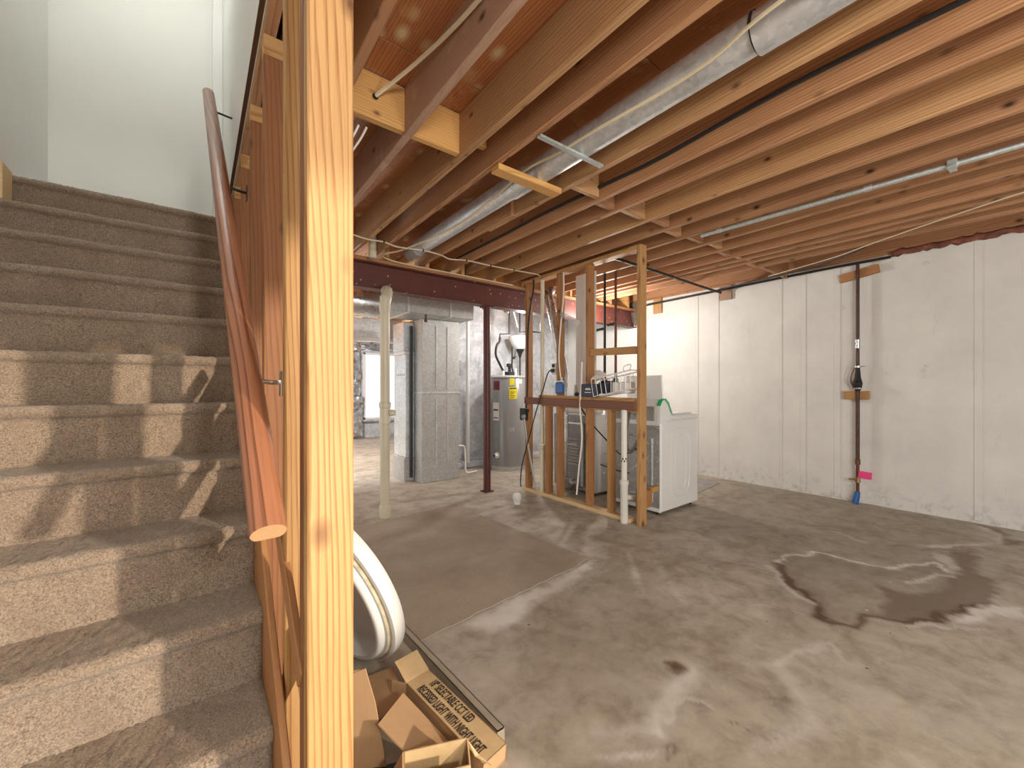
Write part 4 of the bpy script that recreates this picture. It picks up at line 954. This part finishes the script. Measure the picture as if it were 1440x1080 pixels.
# ------------------------------------------------------------------ WATER HEATER
t = thing('water_heater', 'tall grey cylindrical water heater with yellow energy label by the maroon post', 'water heater', (3.66, 4.80, 0))
x, y = 3.66, 4.80; r = .265
b_ = MB(); b_.lathe([(0, .06), (r, .06), (r, 1.32), (r-.012, 1.335), (0, 1.335)], (x, y, 0), n=48); b_.build('tank', M['tankgrey'], t, True)
b_ = MB(); b_.lathe([(0, 0), (r+.005, 0), (r+.005, .06), (0, .06)], (x, y, 0), n=40); b_.build('base_ring', M['galv_dull'], t, True)
b_ = MB(); b_.lathe([(0, 1.335), (r+.003, 1.335), (r+.003, 1.352), (r-.02, 1.37), (0, 1.375)], (x, y, 0), n=48); b_.build('top_cap', M['galv_dull'], t, True)
def label(nm, a0, a1, z0, z1, mat, k=0, par=None):
    # a: angle from the direction facing the room (toward the stair), degrees, positive to the viewer's right
    base = math.atan2(-y, -x); b_ = MB(); vs = []; n = 6
    for i in range(n+1):
        a = base+R(a0+(a1-a0)*i/n); rr = r+.0015+k*.001
        vs += [(x+rr*math.cos(a), y+rr*math.sin(a), z0), (x+rr*math.cos(a), y+rr*math.sin(a), z1)]
    b_.add(vs, [(2*i, 2*i+1, 2*i+3, 2*i+2) for i in range(n)]); return b_.build(nm, mat, par or t)
rl = label('red_label', -54, -28, 1.16, 1.29, M['red']); label('badge', -46, -36, 1.19, 1.25, M['maroon'], 1, rl)
yl = label('yellow_label', 2, 28, 1.03, 1.20, M['yellow']); label('yellow_label_small', 4, 19, 1.23, 1.33, M['yellow'])
label('heading', 4, 26, 1.175, 1.19, M['print'], 1, yl)
for k in range(4): label('label_print', 6, 18+(k % 2)*4, 1.05+k*.026, 1.057+k*.026, M['print'], 1, yl)
wl_ = label('white_label', -56, -30, .72, .98, M['paper']); label('stripe', -54, -33, .86, .885, M['red'], 1, wl_); label('stripe', -54, -33, .75, .765, M['red'], 1, wl_)
label('access_plate', -58, -34, .30, 1.14, M['grey_metal'], -1); label('maker_mark', 2, 20, .565, .625, M['galv_dull'], 0); label('top_sticker', 34, 48, 1.25, 1.32, M['paper'])
a = math.atan2(-y, -x)+R(-38)
b_ = MB(); b_.lathe([(.045, 0), (.04, .006), (.02, .008), (.02, .05), (.012, .055), (0, .055)], (x+r*math.cos(a), y+r*math.sin(a), .22), (math.cos(a), math.sin(a), 0), 16); dv = b_.build('drain_valve', M['paper'], t, True)
b_ = MB(); b_.lathe([(.016, 0), (.016, .025), (0, .025)], (x+(r+.04)*math.cos(a), y+(r+.04)*math.sin(a), .22), (math.cos(a), math.sin(a), 0), 10); b_.build('drain_knob', M['black'], dv, True)
b_ = MB(); b_.bx(x-.05, x+.06, y-.08, y+.03, 1.375, 1.43, .01); b_.tube([(x+.0, y-.03, 1.42), (x+.0, y-.03, 1.53)], .024, 8); b_.bx(x-.04, x+.02, y-.06, y, 1.50, 1.55, .008); b_.build('control_head', M['black'], t)
b_ = MB(); b_.tube([(x-.15, y-.07, 1.37), (x-.15, y-.07, 1.44)], .02, 10); b_.tube([(x+.1, y-.05, 1.37), (x+.1, y-.05, 1.48)], .02, 10); b_.build('nipple', M['white_metal'], t, True)
b_ = MB(); b_.tube(curve_pts([(x-.15, y-.07, 1.44), (x-.2, y-.07, 1.52), (x-.27, y-.06, 1.66), (x-.25, y-.05, 1.80), (x-.2, y-.05, 1.86), (x-.19, y-.05, 1.93)], 6), .017, 8); b_.tube([(x-.19, y-.05, 1.93), (x-.19, y-.05, 1.97), (x-.02, y-.05, 1.99), (x-.02, y-.05, 2.44)], .014, 8); b_.build('flexible_connector', M['iron'], t, True)
b_ = MB(); b_.tube(curve_pts([(x+.06, y-.05, 1.4), (x+.04, y-.04, 1.5), (x+.05, y-.03, 1.62), (x+.05, y-.03, 1.8)], 5), .012, 8); b_.lathe([(.028, 1.62), (.028, 1.65), (.01, 1.66)], (x+.07, y-.03, 0), n=10); b_.tube([(x+.05, y-.03, 1.64), (x+.12, y-.03, 1.66)], .009, 6); b_.tube(curve_pts([(x+.08, y-.05, 1.66), (x+.1, y-.05, 1.75)], 3), .006, 6); b_.build('relief_valve', M['iron'], t, True)
t = thing('water_line', 'dark copper pipes stepping down from joists over the water heater', 'pipe', (3.9, 4.7, 2))
b_ = MB(); b_.tube([(3.80, 4.7, 2.44), (3.80, 4.7, 2.02), (4.02, 4.7, 2.06), (4.02, 4.7, 2.02)], .013, 8); b_.tube([(4.0, 4.7, 2.05), (4.25, 4.7, 2.05), (4.25, 4.7, 2.4)], .013, 8); b_.build('pipe', M['iron'], t, True)
b_ = MB(); b_.tube(curve_pts([(3.62, 4.75, 2.3), (3.7, 4.75, 2.36), (3.75, 4.75, 2.25), (3.8, 4.75, 2.1)], 5), .008, 6); b_.build('hanger_wire', M['cable_white'], t, True)
# floor lamp
t = thing('floor_lamp', 'torchiere floor lamp with white bowl shade behind the water heater', 'lamp', (4.03, 4.98, 0))
x, y = 4.03, 4.98
b_ = MB(); b_.lathe([(0, 0), (.13, 0), (.13, .015), (.03, .035), (0, .035)], (x, y, 0), n=24); b_.build('base', M['black'], t, True)
b_ = MB(); b_.tube([(x, y, .03), (x, y, 1.72)], .012, 10); b_.build('pole', M['black'], t, True)
b_ = MB(); b_.lathe([(.014, 1.66), (.03, 1.72), (.07, 1.80), (.08, 1.81), (0, 1.812)], (x, y, 0), n=24); b_.build('socket_cup', M['black'], t, True)
b_ = MB(); b_.lathe([(.075, 1.80), (.13, 1.86), (.17, 1.95), (.18, 2.0), (.174, 2.0), (.16, 1.95), (.12, 1.875), (.06, 1.815)], (x, y, 0), n=28); b_.build('lamp_shade', M['plastic_white'], t, True)
# white pipe and fittings near the tall duct
b_ = MB(); b_.tube([(3.14, 5.10, .09), (3.14, 5.10, 2.22)], .028, 12); b_.lathe([(.028, 2.2), (.036, 2.21), (.036, 2.27), (0, 2.28)], (3.14, 5.10, 0), n=12)
o = b_.build('lally_pipe', M['plastic_white'], None, True); tag(o, 'slim white vertical pipe between tall duct and maroon post', 'pipe')
cable('condensate_pipe', [(2.76, 4.80, .40), (2.84, 4.80, .40), (2.9, 4.80, .37), (2.915, 4.8, .2), (2.93, 4.8, .03), (3.1, 4.8, .02)], .013, 'pvc_white', 'thin white condensate pipe bending down to floor beside tall duct', 'pipe', 8)
t = thing('thermostat_box', 'grey metal control box with dark hanging cable right of tall duct', 'electrical box', (2.77, 4.8, 1.45))
b_ = MB(); b_.bx(2.736, 2.80, 4.70, 4.82, 1.36, 1.56, .005); b_.build('box', M['grey_metal'], t)
b_ = MB(); b_.tube(curve_pts([(2.77, 4.76, 1.36), (2.755, 4.74, 1.25), (2.765, 4.74, 1.1), (2.75, 4.74, .98), (2.76, 4.76, .92)], 5), .014, 8); b_.build('cable', M['blackcord'], t, True)
b_ = MB(); b_.bx(2.8, 5.4, 4.2, 4.23, 2.20, 2.34, .004)
o = b_.build('wood_header', M['joist']); o.data.materials[0] = M['joist']; tag(o, 'dark wooden header under joists above the water heater', 'beam')
# foil-faced insulation on the far wall
def foil_quilt(name, x0, x1, z0, z1, y, lab, seed):
    r = random.Random(seed); nx_, nz_ = 12, 20; vs = []
    for j in range(nz_+1):
        for i in range(nx_+1):
            vs.append((x0+(x1-x0)*i/nx_+r.uniform(-.012, .012), y-.05-.05*math.sin(PI*i/nx_)-r.uniform(0, .05), z0+(z1-z0)*j/nz_))
    n0 = len(vs); vs += [(vx, y-.001, vz) for vx, vy, vz in vs]
    fs = [(j*(nx_+1)+i, j*(nx_+1)+i+1, (j+1)*(nx_+1)+i+1, (j+1)*(nx_+1)+i) for j in range(nz_) for i in range(nx_)]
    w = nx_+1; per = list(range(w))+[j*w+nx_ for j in range(1, nz_+1)]+[nz_*w+i for i in range(nx_-1, -1, -1)]+[j*w for j in range(nz_-1, 0, -1)]
    fs += [(per[i], per[(i+1) % len(per)], per[(i+1) % len(per)]+n0, per[i]+n0) for i in range(len(per))]
    b_ = MB(); b_.add(vs, fs); o = b_.build(name, M['foil'], None, True, angle=25); tag(o, lab, 'insulation')
foil_quilt('foil_insulation', 2.45, 3.0, 1.0, 2.25, 9.7, 'crumpled foil insulation blanket hung left of the far window', 1)
foil_quilt('foil_insulation', 2.45, 3.04, .06, .98, 9.66, 'lower bulging foil insulation batt beside the far window', 2)
foil_quilt('foil_insulation', 3.0, 4.2, 2.06, 2.36, 9.7, 'foil insulation strip crumpled above the far window', 3)

# ------------------------------------------------------------------ FLOOR PIECES
def sheet(name, quad, th, mat, lab, nx_=26, ny_=26, curl=None, cat='mat'):
    q = [Vector((*p, 0)) for p in quad]; vs = []; r = random.Random(4)
    for top in (1, 0):
        for j in range(ny_+1):
            for i in range(nx_+1):
                u, v = i/nx_, j/ny_
                p = q[0]*(1-u)*(1-v)+q[1]*u*(1-v)+q[2]*u*v+q[3]*(1-u)*v
                e_ = .006 if (i in (0, nx_) or j in (0, ny_)) else 0
                p = p+Vector((r.uniform(-e_, e_), r.uniform(-e_, e_), 0)) if top else p
                h = curl(u, v) if curl else 0
                if not top: p = Vector(vs[j*(nx_+1)+i])-Vector((0, 0, th)); vs.append(tuple(p)); continue
                vs.append((p.x, p.y, .002+th+h))
    w = nx_+1; n0 = (nx_+1)*(ny_+1)
    fs = [(j*w+i, j*w+i+1, (j+1)*w+i+1, (j+1)*w+i) for j in range(ny_) for i in range(nx_)]
    fs += [tuple(k+n0 for k in reversed(f)) for f in fs]
    per = list(range(w))+[j*w+nx_ for j in range(1, ny_+1)]+[ny_*w+i for i in range(nx_-1, -1, -1)]+[j*w for j in range(ny_-1, 0, -1)]
    fs += [(per[i], per[(i+1) % len(per)], per[(i+1) % len(per)]+n0, per[i]+n0) for i in range(len(per))]
    b_ = MB(); b_.add(vs, fs); o = b_.build(name, M[mat], None, True, angle=50); return tag(o, lab, cat)
sheet('floor_mat', [(.80, 1.775), (2.15, 1.888), (2.075, 3.617), (1.0, 3.54)], .005, 'mat', 'large thin brown fibre mat lying in the middle of the concrete floor', curl=lambda u, v: .016*max(0, 1-math.hypot(1-u, v)/.12))
sheet('floor_mat', [(4.15, 2.30), (5.14, 2.39), (5.2, 3.4), (4.15, 3.4)], .006, 'mat_grey', 'grey mat in front of the washer by the white wall', 12, 12)
t = thing('plastic_cup', 'small ribbed white plastic cup standing upside down on the concrete floor', 'cup', (2.589, 3.249, 0))
b_ = MB(); b_.lathe([(0, 0), (.034, 0), (.036, .03), (.03, .034), (.042, .05), (.045, .085), (.038, .105), (.02, .115), (0, .117)], (2.589, 3.249, 0.002), n=20); b_.build('body', M['plastic_white'], t, True)
for k in range(6):
    a = 2*PI*k/6; b_ = MB(); b_.box((2.589+.043*math.cos(a), 3.249+.043*math.sin(a), .07), (.008, .008, .05), Matrix.Rotation(a, 3, 'Z'), .002); b_.build('rib', M['plastic_white'], t)
b_ = MB(); b_.box((1.0, 3.35, .011), (.05, .02, .008), Matrix.Rotation(R(30), 3, 'Z'), .002)

# ------------------------------------------------------------------ ROUND PLASTIC LID leaning on the stair studs
t = thing('plastic_tray', 'big round white plastic tray leaning on edge against the stair studs', 'tray', (.45, 1.7, 0))
LID_C = Vector((.50, 1.86, .372)); LID_N = Vector((-.889, -.306, -.342)).normalized()
prof = [(0, 0), (.298, 0), (.306, .006), (.309, .03), (.306, .052), (.297, .056), (.289, .058), (.286, .066), (.277, .068), (.272, .085), (.262, .09), (.252, .088), (.248, .05), (.246, .02), (.24, .014), (0, .014)]
prof = [(p*.385/.309, q*1.15) for p, q in prof]
b_ = MB(); b_.lathe(prof, LID_C, LID_N, 72, [0, 0, 0, 0, 0, 1, 1, 0, 0, 0, 0, 0, 0, 0, 0]); b_.build('shell', [M['plastic_white'], M['plastic_dirty']], t, True, angle=50)

# ------------------------------------------------------------------ CARDBOARD
def panel_box(name, corners, h, parent, mat='card', th=.004):
    b_ = MB(); c = [Vector(p) for p in corners]; n = (c[1]-c[0]).cross(c[3]-c[0]).normalized()*th
    b_.add([tuple(p) for p in c]+[tuple(p-n) for p in c], [(0, 1, 2, 3), (7, 6, 5, 4)]+[(i, (i+1) % 4, (i+1) % 4+4, i+4) for i in range(4)])
    o = b_.build(name, M[mat], parent); return o
# long light-fixture carton with printed top
t = thing('light_carton', 'long slim cardboard carton with black printing about an LED recessed light', 'box', (.71, 1.3, 0))
near_c = Vector((.7345, 1.036, 0)); far_c = Vector((.668, 1.455, .0))
dirx = (far_c-near_c); dirx.z = .035; ln_ = dirx.length; dirx.normalize()
sidev = Vector((-dirx.y, dirx.x, 0)).normalized()*-1            # to the viewer's right
upv = sidev.cross(dirx).normalized(); 
if upv.z < 0: upv = -upv
org = near_c; wid = .102; hgt = .058
def LP(u, s, h): return org+dirx*(u*ln_)+sidev*(s*wid/2)+upv*(h*hgt)
def quad(nm, a, mat='card_light'): return panel_box(nm, a, 0, t, mat, .003)
quad('top_panel', [LP(0, -1, 1), LP(0, 1, 1), LP(1, 1, 1), LP(1, -1, 1)])
quad('side_panel', [LP(0, 1, 1), LP(0, 1, 0), LP(1, 1, 0), LP(1, 1, 1)], 'card'); quad('side_panel', [LP(0, -1, 0), LP(0, -1, 1), LP(1, -1, 1), LP(1, -1, 0)], 'card')
quad('bottom_panel', [LP(0, 1, 0.05), LP(0, -1, 0.05), LP(1, -1, 0.05), LP(1, 1, 0.05)], 'card'); quad('end_panel', [LP(0, -1, 1), LP(0, -1, 0), LP(0, 1, 0), LP(0, 1, 1)], 'card')
fl_ = [LP(1, -1, 1), LP(1, 1, 1), LP(1, 1, 1)+dirx*.085+upv*.035, LP(1, -1, 1)+dirx*.085+upv*.035]; quad('end_flap', fl_)
quad('end_flap', [LP(1, -1, 1), LP(1, -1, 0), LP(1.13, -1.5, 0), LP(1.13, -1.5, .9)], 'card')
def text(body, size, u, s, sx):
    cu = bpy.data.curves.new('lettering', 'FONT'); cu.body = body; cu.size = size; cu.extrude = .0004; cu.offset = .0007; cu.align_x = 'LEFT'
    o = bpy.data.objects.new('lettering_tmp', cu); C.objects.link(o); dg = bpy.context.evaluated_depsgraph_get()
    me = bpy.data.meshes.new_from_object(o.evaluated_get(dg)); bpy.data.objects.remove(o); bpy.data.curves.remove(cu)
    x_ = -dirx; y_ = sidev; z_ = x_.cross(y_)
    mw = Matrix((x_*sx, y_, z_)).transposed().to_4x4(); mw.translation = LP(u, s, 1)+upv*.0012
    me.materials.clear(); me.materials.append(M['print']); me.transform(mw); return link(bpy.data.objects.new('lettering', me), t)
text('18" SELECTABLE CCT LED', .049, .86, .16, .41)
text('RECESSED LIGHT WITH NIGHT LIGHT', .049, .88, -.78, .415)
# second long carton alongside, its shade put into the grey colour
t2 = thing('light_carton', 'plain long carton lying behind the printed one, reaching under the round tray', 'box', (.78, 1.5, 0))
def LQ(u, s, h): return Vector((.808, 1.10, 0))+Vector((-.03, .87, 0))*u+Vector((.015, 0, 0))*s+Vector((0, 0, .05))*h
for nm, a in (('top_panel', [LQ(0, -1, 1), LQ(0, 1, 1), LQ(1, 1, 1), LQ(1, -1, 1)]), ('side_panel', [LQ(0, 1, 1), LQ(0, 1, 0), LQ(1, 1, 0), LQ(1, 1, 1)]), ('side_panel', [LQ(0, -1, 0), LQ(0, -1, 1), LQ(1, -1, 1), LQ(1, -1, 0)]), ('end_panel', [LQ(0, -1, 1), LQ(0, -1, 0), LQ(0, 1, 0), LQ(0, 1, 1)]), ('end_panel', [LQ(1, -1, 0), LQ(1, -1, 1), LQ(1, 1, 1), LQ(1, 1, 0)])):
    panel_box(nm, a, 0, t2, 'card_shaded', .003)
# open cartons with splayed flaps
t = thing('open_carton', 'opened cardboard carton, deep one with tall side standing against the stud post', 'box', (.38, 1.32, 0))
panel_box('side_panel', [(.275, 1.413, 0), (.47, 1.25, 0), (.443, 1.275, .205), (.27, 1.415, .11)], 0, t)
panel_box('flap', [(.27, 1.415, .11), (.443, 1.275, .205), (.418, 1.294, .314), (.268, 1.42, .24)], 0, t)
panel_box('back_panel', [(.28, 1.50, .0), (.47, 1.42, 0), (.46, 1.43, .22), (.27, 1.51, .22)], 0, t)
panel_box('bottom_panel', [(.275, 1.41, .006), (.28, 1.50, .006), (.47, 1.42, .006), (.465, 1.255, .006)], 0, t)
panel_box('long_flap', [(.47, 1.42, .02), (.60, 1.42, .05), (.64, 1.62, .05), (.50, 1.66, .03)], 0, t)
panel_box('wide_flap', [(.442, 1.245, .16), (.484, 1.145, .125), (.655, 1.180, .035), (.587, 1.395, .10)], 0, t)
t = thing('open_carton', 'small open cardboard tray carton nearest the viewer with torn end flap', 'box', (.56, 1.05, 0))
A0, A1 = Vector((.478, 1.135, 0)), Vector((.650, 1.062, 0)); dn = Vector((-.39, -.92, 0)).normalized()*.075
U = lambda p, h: Vector((p.x, p.y, h))
panel_box('side_panel', [U(A0, 0), U(A1, 0), U(A1, .13), U(A0, .13)], 0, t, 'card_light')
panel_box('side_panel', [U(A0+dn, 0), U(A1+dn, 0), U(A1+dn, .115), U(A0+dn, .115)], 0, t, 'card_light')
panel_box('end_panel', [U(A0, 0), U(A0+dn, 0), U(A0+dn, .115), U(A0, .13)], 0, t)
panel_box('end_panel', [U(A1, 0), U(A1+dn, 0), U(A1+dn, .08), U(A1, .13)], 0, t)
panel_box('bottom_panel', [U(A0, .012), U(A1, .012), U(A1+dn, .012), U(A0+dn, .012)], 0, t)
panel_box('torn_flap', [U(A1, .13), U(A1+Vector((.012, -.03, 0)), .09), (.70, 1.0, .065), (.676, 1.035, .085)], 0, t, 'card_light')
panel_box('end_flap', [U(A0, .13), U(A0+dn, .115), U(A0+dn, .115)+Vector((-.035, .0, -.05)), U(A0, .13)+Vector((-.03, .01, -.05))], 0, t)
b_ = MB(); r_ = random.Random(5); vs = []
for j in range(13):
    for i in range(13):
        u, v = i/12, j/12; e_ = math.sin(PI*u)*math.sin(PI*v)
        vs.append((.40+.30*u, .93+.36*v-.12*u, .004+.05*e_*(.6+.4*r_.random())))
n0 = len(vs); vs += [(a[0], a[1], .001) for a in vs]
fs = [(j*13+i, j*13+i+1, (j+1)*13+i+1, (j+1)*13+i) for j in range(12) for i in range(12)]; fs += [tuple(k+n0 for k in f[::-1]) for f in fs]
b_.add(vs, fs); o = b_.build('black_sheet', M['black'], None, True, angle=20); tag(o, 'crumpled black sheet under the opened cardboard cartons', 'bag')  # lumpy black sheet filling the dark gap under the cartons
